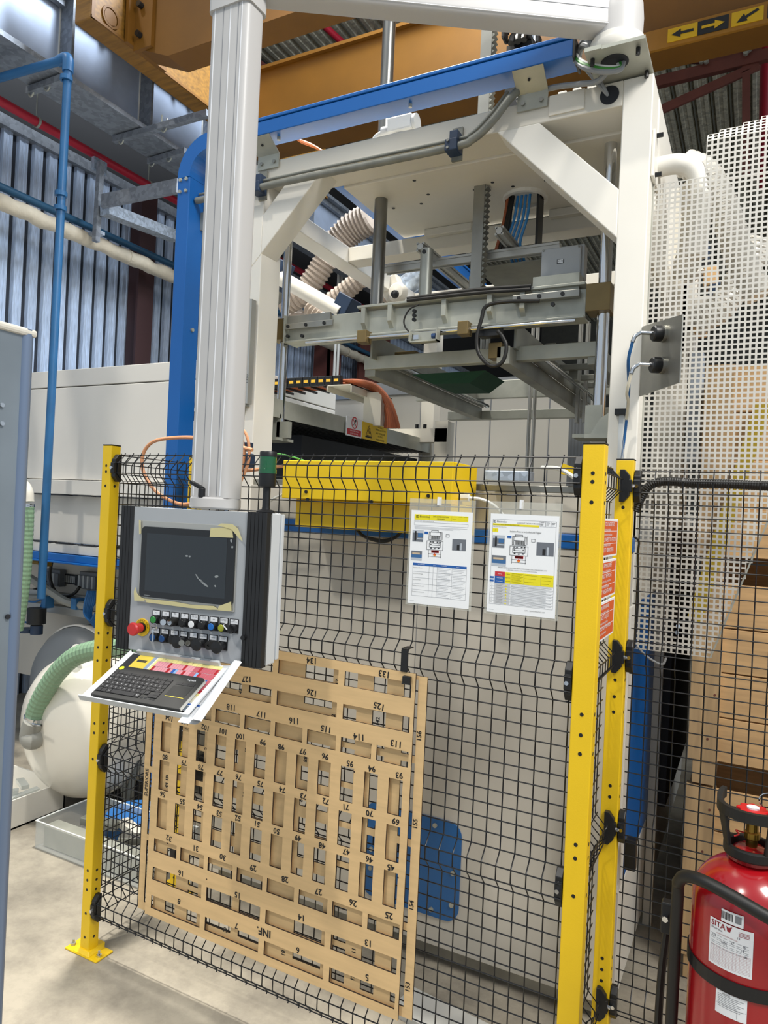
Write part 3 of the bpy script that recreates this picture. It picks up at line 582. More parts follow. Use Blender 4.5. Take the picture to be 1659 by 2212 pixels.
mb = MB(); mb.lathe([(.001, 0), (.088, 0), (.090, .08), (.086, .13), (.07, .165), (.04, .182), (.001, .186)], (pv.x, pv.y, 3.69), 32); wpart(mb, 'pivot_elbow', armw, sa, smooth=True)
mb = MB(); mb.lathe([(.001, 0), (.078, 0), (.085, .006), (.085, .034), (.08, .04), (.001, .041)], (xm, 1.875, 1.897), 32); o = wpart(mb, 'base_collar', armw, sa, smooth=True)
mb = MB(); mb.cyl((xm + .005, 1.80, 1.935), (xm + .005, 1.80, 1.965), .012, 10); mb.beam((xm + .01, 1.80, 1.963), (xm - .045, 1.80, 1.985), .014, .012); wpart(mb, 'clamp_lever', black, sa, bevel=.002)
# pivot carrying plate
pp = thing('pivot_plate', 'zinc mounting plate with bolts under the swing arm pivot', 'plate', (-.53, 2.85, 3.62))
mb = MB(); mb.box(-.62, -.41, 2.595, 2.93, 3.617, 3.629); wpart(mb, 'top_plate', zinc, pp)
mb = MB(); mb.cyl((-.53, 2.69, 3.6168), (-.53, 2.69, 3.6150), .05, 28); wpart(mb, 'cable_opening', darkg, pp)
mb = MB(); mb.box(-.62, -.56, 2.59, 2.595, 3.617, 3.632); mb2 = wpart(mb, 'bent_tab', zinc, pp)
for x, y in ((-.44, 2.64), (-.43, 2.79), (-.60, 2.64)): mb = MB(); mb.cyl((x, y, 3.617), (x, y, 3.592), .008, 8); wpart(mb, 'bolt', black, pp)
for k, (m, nm) in enumerate(((white_w, 'white'), (green_w, 'green'), (grey_w, 'grey'))):
    mb = MB(); mb.tube(smoothpath([(-.69, 2.74, 3.72 - .012 * k), (-.64, 2.68, 3.64 - .010 * k), (-.57, 2.67, 3.600 - .010 * k), (-.51, 2.68, 3.59 - .006 * k), (-.52 + .01 * k, 2.70, 3.616)], 6), (.006, .009, .010)[k], 8)
    tag(mb.build('pivot_cable', m, smooth=True), nm + ' cable from the blue duct end into the swing arm pivot', 'cable')
for k in range(2):
    mb = MB(); mb.tube(smoothpath([(-.69, 2.76 + .02 * k, 3.72), (-.665, 2.74, 3.74 + .015 * k), (-.63, 2.68, 3.70 + .02 * k), (-.60, 2.68, 3.66)], 6), .012, 8); tag(mb.build('arm_cable', grey_w, smooth=True), ('inner', 'outer')[k] + ' pale grey cable arching from the blue duct to the boom', 'cable')
mb = MB(); mb.tube(smoothpath([(-.95, 2.84, 3.655), (-.80, 2.80, 3.645), (-.68, 2.76, 3.61), (-.60, 2.73, 3.585), (-.55, 2.71, 3.612)], 6), .011, 8); tag(mb.build('sagging_cable', grey_w, smooth=True), 'thick grey cable sagging below the pivot plate', 'cable')
for k in range(2):
    mb = MB(); mb.tube(smoothpath([(-.66 + .02 * k, 2.79, 3.68), (-.625 + .015 * k, 2.785, 3.63), (-.595 + .01 * k, 2.785, 3.59), (-.57, 2.80, 3.56)], 6), .006, 8); tag(mb.build('sensor_cable', grey_w, smooth=True), ('left', 'right')[k] + ' grey cable of the pair entering the round hole in the frame', 'cable')

# ================================================================ OPERATOR PANEL
O = Vector((-1.942, 1.76, 1.404)); ANG = math.atan2(.06, .577)
hp = thing('operator_panel', 'grey operator panel with touch screen and two rows of push buttons', 'control panel', O, ANG)
hp.rotation_euler = (0, 0, ANG)
def hb_(name, m, x0, x1, y0, y1, z0, z1, parent=None, bevel=0, **k):
    mb = MB(); mb.box(x0, x1, y0, y1, z0, z1); return mb.build(name, m, parent or hp, bevel=bevel, **k)
hb_('housing', mat('light_grey_housing', '#cfd3d6', .4), .01, .579, .02, .085, 0, .489, bevel=.003)
hb_('rear_cover', mat('light_grey_housing', '#cfd3d6', .4), .04, .583, .087, .105, .01, .486, bevel=.002)
fpz = hb_('front_panel', greyp, .053, .508, 0, .02, 0, .489, bevel=.001)
prf = mat('dark_profile', '#232426', .45, .2)
for x0, x1 in ((0, .053), (.508, .579)):
    n_ = 4 if x0 == 0 else 5
    mb = MB(); w = (x1 - x0) / n_
    for k in range(n_): mb.prism([(x0 + k * w, -.004, -.003), (x0 + (k + 1) * w - .003, -.004, -.003), (x0 + (k + 1) * w, .0, -.003), (x0 + (k + 1) * w, .03, -.003), (x0 + k * w, .03, -.003)], (0, 0, .494))
    mb.build('corner_profile', prf, hp)
fr = hb_('screen_frame', alu, .088, .474, -.005, 0, .166, .443, bevel=.001)
def rr2(x0, x1, z0, z1, r, y, d):
    pts = []
    for cx_, cz_, s0 in ((x1 - r, z1 - r, 0), (x0 + r, z1 - r, 90), (x0 + r, z0 + r, 180), (x1 - r, z0 + r, 270)):
        for k in range(6): t = R(s0 + 18 * k); pts.append((cx_ + r * math.cos(t), y, cz_ + r * math.sin(t)))
    mb = MB(); mb.prism(pts, (0, d, 0)); return mb
sc_ = rr2(.096, .470, .186, .424, .014, -.009, .004).build('touch_screen', mat('black_glass', '#08090a', .06, coat=.5), hp)
hb_('display', mat('display_glass', '#23292e', .12, coat=.4), .119, .440, -.0096, -.009, .207, .402, parent=sc_)
for x, z, w, h, a in ((.285, .335, .006, .003, 0), (.297, .334, .004, .003, .3), (.33, .27, .011, .0022, -.9), (.345, .258, .010, .003, -.5), (.36, .248, .018, .0035, -.5), (.405, .276, .008, .004, .2), (.402, .245, .004, .003, -.8), (.13, .192, .014, .001, 0), (.455, .395, .004, .006, .2), (.46, .375, .004, .004, 0)):
    mb = MB(); M_ = Matrix.Translation((x, -.0098, z)) @ Matrix.Rotation(-a, 4, 'Y'); mb.prism([M_ @ Vector((w * math.cos(t * math.pi / 4), 0, h * math.sin(t * math.pi / 4))) for t in range(8)], (0, .0003, 0)); mb.build('film_bubble', mat('film_bubble', '#8b9092', .4), sc_)
def tape(pts, off=.0100):
    mb = MB(); mb.prism([(x, -off, z) for x, z in pts], (0, .0006, 0)); mb.build('masking_tape', tapem, fr)
tape([(.374, .432), (.455, .440), (.462, .405), (.372, .403)]); tape([(.40, .440), (.415, .449), (.457, .449), (.48, .435), (.499, .396), (.488, .402), (.455, .432), (.425, .438)], .0115)
tape([(.078, .169), (.074, .20), (.08, .215), (.088, .195), (.10, .185), (.125, .178), (.12, .172)]); tape([(.082, .445), (.089, .445), (.093, .40), (.086, .395)])
tape([(.12, .180), (.25, .180), (.31, .176), (.40, .180), (.42, .170), (.38, .166), (.30, .165), (.13, .168)]); tape([(.42, .182), (.465, .20), (.468, .170), (.415, .168)])
# push buttons
LG = mat('legend_plate', '#101114', .5); BC = dict(green='#2c8a3c', black='#121212', blue='#1766b5', white='#e8eaec', olive='#9aa02a', dblue='#12457e')
R1 = [('green', 'push', 'START'), ('black', 'push', 'STOP'), ('black', 'key', 'AUTO\nMANUAL\nMODE'), ('black', 'push', 'INHIBIT\nPLATE\nTEST'), ('white', 'push', 'DOOR OPEN\nSTART CYCLE'), ('black', 'push', 'DOOR OPEN\nSTOP CYCLE'), ('blue', 'push', 'RESET'), ('olive', 'push', 'BUZZER OFF\nFAULT RESET'), ('black', 'sel', 'LIGHT\nILLUMINATION')]
R2 = [('dblue', 'push', 'GATE LOCK\nREQUEST'), ('dblue', 'push', 'LINE\nRESTART'), ('black', 'push', 'MOULD\nUP DOWN'), ('black', 'mush', 'MOULD CHANGE\nHEATING OVEN'), ('black', 'key', 'USB'), ('black', 'mush', 'PLATE SUPPLY\nRELEASE OVEN'), ('black', 'key', 'ETHERNET'), ('black', 'mush', 'DOOR LOCK\nRELEASE')]
for ri, (row, zt) in enumerate(((R1, .1445), (R2, .085))):
    for k, (colr, kind, lb) in enumerate(row):
        x0 = .151 + .0385 * k; xc, zc_ = x0 + .0165, zt - .031
        pl = hb_('legend_plate', LG, x0, x0 + .033, -.0025, 0, zt - .046, zt, bevel=.0006)
        hb_('name_tag', labelm, x0 + .003, x0 + .030, -.0032, -.0025, zt - .0165, zt - .002, parent=pl)
        n_ = lb.count('\n') + 1; text(lb, .0042 if n_ < 3 else .0034, frame((xc, -.0034, zt - .0092 + .002 * (n_ - 1)), *FRONT), ink, pl, sx=.8)
        mb = MB(); mc = mat('button_' + colr, BC[colr], .35)
        if kind == 'push':
            mb.lathe([(.0145, 0), (.0145, .014), (.0135, .016), (.0115, .016), (.0115, .013), (0, .013)], (xc, -.0025, zc_), 20, (0, -1, 0)); mb.build('button_bezel', black, pl, smooth=True)
            mb = MB(); mb.lathe([(.0115, .012), (.0115, .0165), (.010, .0178), (0, .0182)], (xc, -.0025, zc_), 20, (0, -1, 0)); mb.build('button_cap', mc, pl, smooth=True)
        elif kind == 'mush':
            mb.lathe([(.013, 0), (.012, .025), (.0125, .028), (.019, .031), (.0205, .035), (.019, .039), (0, .041)], (xc, -.0025, zc_), 24, (0, -1, 0)); mb.build('mushroom_button', black, pl, smooth=True)
        elif kind == 'sel':
            mb.lathe([(.0145, 0), (.014, .018), (0, .018)], (xc, -.0025, zc_), 20, (0, -1, 0)); mb.build('button_bezel', black, pl, smooth=True)
            mb = MB(); M_ = Matrix.Translation((xc, -.026, zc_)) @ Matrix.Rotation(R(40), 4, 'Y'); mb.box(-.022, .012, -.008, .006, -.0055, .0055, M_); mb.build('selector_handle', black, pl)
            mb = MB(); mb.box(-.0225, -.004, -.0087, -.008, -.0045, -.0005, M_); mb.box(-.0235, -.022, -.0085, .004, -.005, .005, M_); mb.build('selector_stripe', labelm, pl)
        else:
            mb.lathe([(.0145, 0), (.0145, .02), (.0135, .026), (.005, .026), (.004, .022), (0, .022)], (xc, -.0025, zc_), 20, (0, -1, 0)); mb.build('lock_barrel', rubber, pl, smooth=True)
            if ri == 0 or lb == 'USB':
                mb = MB(); mb.lathe([(.009, 0), (.009, .004), (0, .004)], (xc, -.0275, zc_), 16, (0, -1, 0)); mb.box(xc - .0012, xc + .0012, -.042, -.031, zc_ - .004, zc_ + .004); mb.lathe([(0, 0), (.010, 0), (.010, .0022), (0, .0022)], (xc - .012, -.047, zc_ + .002), 14, (.3, -1, 0)); mb.build('key', chrome if ri == 0 else steel, pl, smooth=True)
kr = MB(); kr.tube([Vector((.196 + .010 * math.cos(t / 10 * 6.283), -.047 + .003 * math.sin(t), .098 + .010 * math.sin(t / 10 * 6.283))) for t in range(11)], .0009, 5); kr.box(.193, .198, -.050, -.049, .048, .085); kr.lathe([(0, 0), (.006, 0), (.006, .0015), (0, .0015)], (.195, -.05, .083), 12, (0, -1, 0)); kr.build('key_ring', chrome, hp)
es = MB(); es.lathe([(0, .0), (.030, 0), (.030, .003), (0, .003)], (.110, 0, .080), 32, (0, -1, 0)); es = es.build('emergency_stop_plate', yellow, hp)
mb = MB(); mb.lathe([(.016, .003), (.015, .018), (.0165, .018), (.0165, .028), (.0215, .040), (.0225, .048), (.019, .053), (0, .054)], (.110, 0, .080), 28, (0, -1, 0)); mb.build('emergency_stop_button', redplast, es, smooth=True)
mb = MB(); mb.lathe([(.0175, .003), (.0175, .012), (.014, .012)], (.110, 0, .080), 24, (0, -1, 0)); mb.build('button_neck', black, es, smooth=True)
for i, ch in enumerate('EMERGENCY STOP'):
    t = R(178 - 13.6 * i); text(ch, .009, frame((.110 + .0235 * math.cos(t), -.0034, .080 + .0235 * math.sin(t)), (math.sin(t), 0, -math.cos(t)), (math.cos(t), 0, math.sin(t))), ink, es)
mb = MB(); mb.lathe([(.008, 0), (.008, .012), (0, .012)], (.517, -.003, .09), 12, (0, -1, 0)); mb.build('panel_lock', black, hp)

# signal lamp on top of the panel
sl = thing('signal_lamp', 'green signal lamp on a black tube on top of the operator panel', 'lamp', hp.matrix_basis @ Vector((.545, .045, .489)))
mb = MB(); mb.lathe([(0, 0), (.030, 0), (.031, .004), (.026, .009), (.014, .012), (.0125, .02), (.0125, .085), (0, .085)], (0, 0, 0), 24); mb.build('stand', black, sl, smooth=True)
mb = MB(); mb.lathe([(0, .085), (.026, .085), (.0275, .09), (.028, .128), (0, .128)], (0, 0, 0), 24); mb.build('socket', black, sl, smooth=True)
mb = MB(); mb.lathe([(0, .128), (.029, .128), (.029, .142), (.0275, .143), (.0275, .182), (0, .182)], (0, 0, 0), 24); mb.build('green_lens', mat('green_lens', '#0f5a36', .15, alpha=.92, coat=.6), sl, smooth=True)
mb = MB(); mb.lathe([(0, .182), (.028, .182), (.028, .196), (.026, .199), (0, .2)], (0, 0, 0), 24); mb.build('cap', black, sl, smooth=True)

# ---------------------------------------------------------------- keyboard tray and what lies on it
TA = R(26.84); ex = Vector((math.cos(ANG), math.sin(ANG), 0)); nh = Vector((math.sin(ANG), -math.cos(ANG), 0))
tv = nh * math.cos(TA) - UP * math.sin(TA); T0 = Vector((O.x, O.y, 1.39)); TN = ex.cross(tv)   # TN points down
TM = Matrix(((ex.x, tv.x, TN.x, T0.x), (ex.y, tv.y, TN.y, T0.y), (ex.z, tv.z, TN.z, T0.z), (0, 0, 0, 1)))
TE = TM.to_euler()
def tthing(name, label, cat): o = thing(name, label, cat, T0); o.rotation_euler = TE; return o
# local: x right, y towards the operator, z = ex x tv (points down), so height is -z
kt = tthing('keyboard_tray', 'tilted light grey sheet metal tray below the operator panel', 'tray')
sgn = -1
def H(z): return z * sgn
# ex x tv must be consistent with the matrix columns
def tb_(name, m, x0, x1, y0, y1, z0, z1, parent, bevel=0, **k):
    mb = MB(); mb.box(x0, x1, y0, y1, H(z0), H(z1)); return mb.build(name, m, parent, bevel=bevel, **k)
tray_m = mat('tray_grey', '#c9cdcf', .42)
mb = MB(); mb.prism([(.064, .004, H(-.003)), (.468, .004, H(-.003)), (.468, .235, H(-.003)), (.059, .235, H(-.003))], (0, 0, H(-.003))); mb.build('shelf', tray_m, kt)
tb_('front_lip', tray_m, .054, .472, .235, .239, -.006, .014, kt, bevel=.001); tb_('bracket', tray_m, .10, .43, -.004, .006, -.02, .02, kt)
# chart booklet
bk = tthing('colour_chart', 'printed booklet with a red and yellow chart lying under the keyboard', 'paper')
def sheet(name, prof_, y0, y1, m, dz=0):
    """strip curved in local x: prof_ = [(x, h)]"""
    mb = MB(); n_ = len(prof_)
    for (xa, ha), (xb, hb2) in zip(prof_, prof_[1:]):
        mb.add([(xa, y0, H(ha)), (xb, y0, H(hb2)), (xb, y1, H(hb2)), (xa, y1, H(ha))], [(0, 1, 2, 3)])
    return mb.build(name, m, bk)
curl = [(.066, .012), (.072, .004), (.12, .002), (.44, .003), (.468, .008), (.485, .022), (.49, .033)]
sheet('page', curl, -.002, .238, paper)
for j in range(4):
    xo = .006 * j; pg = MB(); prof_ = [(.43 + xo, .002 - .0004 * j), (.475 + xo, .006), (.497 + xo, .020 + .002 * j), (.500 + xo, .030), (.494 + xo, .035), (.487 + xo, .030), (.47 + xo, .012)]
    for (xa, ha), (xb, hb2) in zip(prof_, prof_[1:]): pg.add([(xa, .0, H(ha)), (xb, .0, H(hb2)), (xb + .02, .262, H(hb2 * .7)), (xa + .02, .262, H(ha * .7))], [(0, 1, 2, 3)])
    pg.build('page_fold', paper, bk)
def cb_(x0, x1, y0, y1, m, nm='chart_cell'):
    h = .0036; mb = MB(); mb.box(x0, x1, y0, y1, H(h), H(h + .0003)); mb.build(nm, m, bk)
PK = [mat('chart_' + n, c, .6) for n, c in (('red', '#b51f2b'), ('pink', '#e29aa4'), ('rose', '#c75f6c'), ('blue', '#2e5fb4'), ('sky', '#8fb6e2'), ('cream', '#efe9d2'), ('yellow', '#e9cf4e'), ('paleyellow', '#efe196'))]
cb_(.080, .112, .002, .085, mat('charcoal_print', '#2b2b2d', .6), 'cover_strip'); cb_(.112, .172, .002, .085, PK[6], 'title_block'); cb_(.122, .160, .028, .040, mat('navy_print', '#2a3a52', .6), 'title_box'); cb_(.172, .184, .002, .09, mat('grey_blue_print', '#97a6bd', .6), 'divider_strip')
rr = random.Random(5)
rows = [(.004, .022, 'p'), (.022, .048, 0), (.049, .075, 1), (.076, .10, 2), (.101, .122, 3), (.123, .137, 'r'), (.138, .152, 'p'), (.153, .166, 'c'), (.167, .18, 'c')]
for y0, y1, kd in rows:
    xs = .190 if y0 < .07 else (.42 if y0 > .10 else .36); n_ = 26; w = (.452 - .190) / n_
    for i in range(n_):
        x = .190 + i * w
        if x + w < xs: continue
        if kd == 'p':
            if i % 2 == 0: cb_(x + .0004, x + 2 * w - .0004, y0, y1 - .0006, PK[7])
        elif kd == 'r': cb_(x, x + w, y0, y1, PK[0])
        elif kd == 'c': cb_(x + .0004, x + w - .0004, y0, y1 - .0006, PK[5])
        else:
            c_ = PK[1] if i < 16 else PK[2]
            if (i * 7 + kd * 5) % 6 == 0: c_ = PK[0]
            if kd == 1 and i in (9,): c_ = PK[3]
            if kd == 1 and i in (10, 18): c_ = PK[4]
            if kd >= 2 and i == 22: c_ = PK[6]
            if kd >= 2 and i == 23: c_ = PK[3]
            if i >= 25: c_ = PK[0]
            if i == 0: c_ = PK[7]
            cb_(x + .0004, x + w - .0004, y0, y1 - .0006, c_)
            if kd < 3 and x < .45: pass
cb_(.43, .478, .185, .192, PK[3], 'blue_line'); cb_(.43, .47, .195, .215, mat('photo_print', '#7b8793', .6), 'photo_block'); cb_(.425, .47, .217, .224, ink, 'black_bar')
# keyboard
kbm = mat('keyboard_charcoal', '#2c2c2b', .5, var=.12, vs=12); keym = mat('key_black', '#1d1d1f', .5)
kb = tthing('keyboard', 'charcoal keyboard with built-in touchpad and missing arrow keys', 'keyboard')
KH = .008
mb = MB(); mb.prism([(.098, .095, H(KH)), (.112, .084, H(KH)), (.425, .084, H(KH)), (.437, .095, H(KH)), (.437, .230, H(KH)), (.098, .230, H(KH))], (0, 0, H(.011))); mb.build('body', kbm, kb, bevel=.002)
tb_('edge_strip', alu, .4375, .440, .095, .228, KH + .002, KH + .011, kb)
kt0 = KH + .011
KM = MB(); 
def key(x0, x1, y0, y1, ch=''):
    o = tb_('key', keym, x0, x1, y0, y1, kt0, kt0 + .0025, kb)
    if ch:
        t = text(ch, .0055, Matrix.Translation(((x0 + x1) / 2, (y0 + y1) / 2, H(kt0 + .0027))) @ (Matrix.Diagonal((1, -1, -1, 1)) if sgn < 0 else Matrix.Diagonal((1, -1, 1, 1))), labelm, o)
KR = [('', '             '), ('', '1234567890-= '), ('', 'QWERTYUIOP[] '), ('', 'ASDFGHJKL;\'# '), ('', '<ZXCVBNM,.-  ')]
y = .116
for ri in range(5):
    h = .010 if ri == 0 else .0175; off = (0, .0, .006, .009, .0)[ri]; n_ = 13
    for i in range(n_):
        x0 = .103 + i * .0176 + (off if i else 0); x1 = x0 + .0160 + (off if i == 0 else 0)
        if x0 > .325: continue
        if i == n_ - 1: x1 = .334
        if ri == 4 and i in (11,): continue
        if x1 > .336: x1 = .336
        key(x0, x1, y, y + h - .0016, KR[ri][1][i].strip())
    y += h
for i, (xa, xb) in enumerate(((.103, .122), (.124, .142), (.144, .160), (.162, .252), (.254, .272))): key(xa, xb, y, y + .0165, ('', '', 'ALT', '', 'ALT')[i][:3])
key(.300, .334, y - .004, y + .008)
for xa in (.278, .292, .312, .324): tb_('empty_key_well', black, xa, xa + .009, y + .009, y + .0165, kt0, kt0 + .0004, kb)
tp = tb_('touchpad', mat('touchpad', '#262625', .4), .350, .420, .136, .184, kt0, kt0 + .0006, kb); tb_('touchpad_line', PK[6], .352, .420, .184, .1858, kt0, kt0 + .0009, kb, label='yellow line')
for k in range(3): tb_('media_key', keym, .352 + .023 * k, .374 + .023 * k, .120, .131, kt0, kt0 + .001, kb)
mb = MB(); mb.lathe([(0, H(0)), (.009, H(0)), (.009, H(.001)), (0, H(.001))], (.113, .097, H(kt0)), 16); mb.build('power_dot', mat('lime_sticker', '#cfd62a', .5), kb)
text('logitech', .010, Matrix.Translation((.395, .104, H(kt0 + .0005))) @ (Matrix.Diagonal((1, -1, -1, 1)) if sgn < 0 else Matrix.Diagonal((1, -1, 1, 1))), labelm, kb)

# ================================================================ SAFETY FENCE
YFN, PITCH = 2.115, .0475
ZF = []
for zt in (2.104, 1.490, .881, .255): ZF += [(zt, .018), (zt - .036, -.018), (zt - .079, -.018), (zt - .118, .018)]
def vwire_pts():
    pts = []
    for z, o in ZF: pts.append((z, o))
    return [(2.112, .020)] + pts + [(.128, .014)]
def zlist():
    zs = [z for z, _ in ZF]; out = [(z, o) for z, o in ZF]
    for a, b in ((1.986, 1.490), (1.372, .881), (.763, .255)):
        n_ = 11 if a > 1.9 or a < .8 else 11
        for k in range(1, n_): out.append((a + (b - a) * k / n_, .018))
    return out
def mesh_panel(label, P0, d, n, fold, ww=.0023, group=None):
    """welded wire panel from P0 along unit d with n vertical wires; fold = direction of the V bends"""
    P0, d, fold = Vector(P0), Vector(d), Vector(fold)
    L = (n - 1) * PITCH
    root = thing('fence_mesh_panel', label, 'fence', P0, group=group)
    mb = MB(); mb.tube([UP * z - fold * o for z, o in vwire_pts()], ww, 5); v0 = mb.build('vertical_wire', wirem, root, smooth=True)
    for i in range(1, n): copy(v0, root, d * (PITCH * i))
    mb = MB(); mb.tube([-d * .012, d * (L + .012)], ww, 5); h0 = mb.build('horizontal_wire', wirem, root, smooth=True)
    for k, (z, o) in enumerate(zlist()):
        h = h0 if k == 0 else copy(h0, root); h.location = UP * z - fold * (o - .0045)
    return root
def make_post(label, x, y, w=.062, dpt=.05, h=2.14, foot=True, rot=0, clips=(), clipside=((1, 0),), group=None):
    root = thing('fence_post', label, 'post', (x, y, 0), rot, group)
    mb = MB(); mb.box(-w / 2, w / 2, -dpt / 2, dpt / 2, .006, h); mb.build('tube', yellow, root, bevel=.003)
    mb = MB(); mb.box(-w / 2 - .001, w / 2 + .001, -dpt / 2 - .001, dpt / 2 + .001, h, h + .005); mb.build('end_cap', rubber, root, bevel=.002)
    for z in (2.055, 2.03, 1.97, 1.35, 1.29, 1.235, .97, .93, .82, .35, .31, .27, .17, .07):
        mb = MB(); mb.cyl((0, -dpt / 2 - .0006, z), (0, -dpt / 2, z), .006, 10); mb.build('hole', black, root)
        mb = MB(); mb.ring((0, -dpt / 2, z), .006, .0072, .0006, 12, (0, -1, 0)); mb.build('hole_rim', yellow2, root) if z in (2.055, 1.35, .82) else None
        mb = MB(); mb.cyl((w / 2, 0, z), (w / 2 + .0006, 0, z), .006, 10); mb.build('hole', black, root)
    if foot:
        mb = MB(); mb.box(-.095, .095, -.045, .045, 0, .008); mb.prism([(-.05, -.045, .008), (.05, -.045, .008), (.035, -.03, .022), (-.035, -.03, .022)], (0, .085, 0)); mb.build('foot_plate', yellow, root, bevel=.003)
        for sx in (-.078, .078): mb = MB(); mb.cyl((sx, -.015, .008), (sx, -.015, .018), .011, 6); mb.cyl((sx, -.015, .018), (sx, -.015, .032), .005, 8); mb.build('anchor_bolt', chrome, root) if sx > 0 else mb.build('anchor_bolt', zinc, root)
    for (sx, sy) in clipside:
        for z in clips:
            d = Vector((sx, sy, 0)); s = Vector((-sy, sx, 0)) if sx <= 0 else Vector((sy, -sx, 0)); c = Vector((sx * w / 2, sy * dpt / 2, z)) + d * .002
            mb = MB(); pr2 = [(-.058, .004), (-.036, .022), (-.022, .022), (-.022, .029), (.022, .029), (.022, .022), (.036, .022), (.058, .004), (.058, -.012), (-.058, -.012)]
            f = -Vector((sy, sx, 0)) if sx else Vector((1, 0, 0))
            f = Vector((0, -1, 0)) if sx else Vector((-1 if sy > 0 else 1, 0, 0))
            mb.prism([c + UP * a + f * b for a, b in pr2], d * .022); cl_ = mb.build('mesh_clip', black, root, bevel=.002)
            mb = MB(); mb.cyl(c + d * .012 + f * .029, c + d * .012 + f * .038, .007, 6); mb.build('clip_bolt', chrome, cl_)
    return root
CZ = (2.047, 1.437, .825, .195)
make_post('yellow fence post left of the operator panel, bolted to the floor by its foot plate', -2.425, YFN + .012, w=.052, rot=R(0), clips=CZ, clipside=((1, 0),))
make_post('tall yellow fence post nearest the camera beside the red cylinder', -.425, YFN + .025, w=.064, dpt=.05, clips=CZ, clipside=((-1, 0),))
make_post('yellow fence post just behind the nearest one, beside the perforated sheet', -.422, 2.68, w=.060, dpt=.05, clips=CZ, clipside=((1, 0), (0, -1)), foot=True)
make_post('yellow fence post at the back of the left side fence behind the plywood', -2.46, 2.68, w=.052, clips=(.8, .2), clipside=((0, -1),))
mesh_panel('black welded mesh panel in front of the press, plywood templates hang on it', (-2.372, YFN + .018, 0), (1, 0, 0), 41, (0, -1, 0))
mesh_panel('short black mesh panel carrying the orange warning signs, between the two right posts', (-.442, 2.175, 0), (0, 1, 0), 10, (1, 0, 0))
mesh_panel('black mesh panel right of the rear post, behind the red cylinder', (-.37, 2.69, 0), (1, 0, 0), 24, (0, -1, 0))
mesh_panel('black mesh panel running back from the left fence post', (-2.44, 2.175, 0), (0, 1, 0), 11, (-1, 0, 0))
# far fence behind the press
fp_ = thing('far_fence_post', 'small yellow fence post far behind the press', 'post', at(1039, 985, Y=6.8))
a = at(1030, 967, Y=6.8); mb = MB(); mb.box(a.x, a.x + .10, 6.8, 6.86, 0, a.z); wpart(mb, 'tube', yellow, fp_)
ff = thing('far_fence_mesh', 'black mesh top edge far behind the press beside the small yellow post', 'fence', (a.x + .1, 6.82, 0))
for z in (a.z - .02, a.z - .08, a.z - .14, a.z - .20): mb = MB(); mb.tube([(a.x + .12, 6.82, z), (a.x + 1.9, 6.82, z)], .005, 4); wpart(mb, 'horizontal_wire', wirem, ff)
for k in range(20): mb = MB(); mb.tube([(a.x + .14 + .09 * k, 6.82, a.z), (a.x + .14 + .09 * k, 6.82, 1.5)], .005, 4); wpart(mb, 'vertical_wire', wirem, ff)

# warning signs on the short side panel (plane X about -.38, read from +X)
SX = -.427
SF = ((0, 1, 0), (0, 0, 1))
for i, (z0, z1, wd, lines) in enumerate(((1.80, 1.926, 'topmost', [('VIETATO L\'INGRESSO', 1), ('ai non autorizzati', 0), ('Unauthorised people are', 0), ('NOT ALLOWED TO ENTER', 1), ('Unbefugten ist der', 0), ('ZUTRITT VERBOTEN', 1)]),
        (1.665, 1.791, 'middle', [('NON RIMUOVERE', 1), ('le protezioni di sicurezza', 0), ('DO NOT REMOVE', 1), ('guards and safety protection', 0), ('Schutzvorrichtungen', 0), ('NICHT WEGNEHMEN', 1)]),
        (1.53, 1.656, 'lowest', [('NON RIPARARE', 1), ('registrare organi in moto', 0), ('DO NOT ADJUST', 1), ('or repair moving parts', 0), ('BEWEGTE TEILE NICHT REPARIEREN', 1), ('oder einstellen', 0)]))):
    s = thing('warning_sign', wd + ' of the three orange warning signs on the short side fence', 'sign', (SX, 2.385, z0), group=None)
    mb = MB(); mb.box(0, .003, -.20, .195, 0, z1 - z0); mb.build('plate', labelm, s, bevel=.001)
    h = z1 - z0; mb = MB(); mb.box(.003, .0034, -.185, .18, .007, h - .008); mb.build('orange_field', redsign, s)
    for k, (t_, b_) in enumerate(lines):
        z = h - .019 - k * (h - .025) / 6.0
        text(t_, .019 if b_ else .012, frame((.0037, 0, z), *SF), labelm, s, sx=.85 if len(t_) > 22 and b_ else 1.35)
    for f in (.34, .67): mb = MB(); mb.box(.0034, .0036, -.18, .175, h * f, h * f + .0015); mb.build('divider_line', labelm, s)

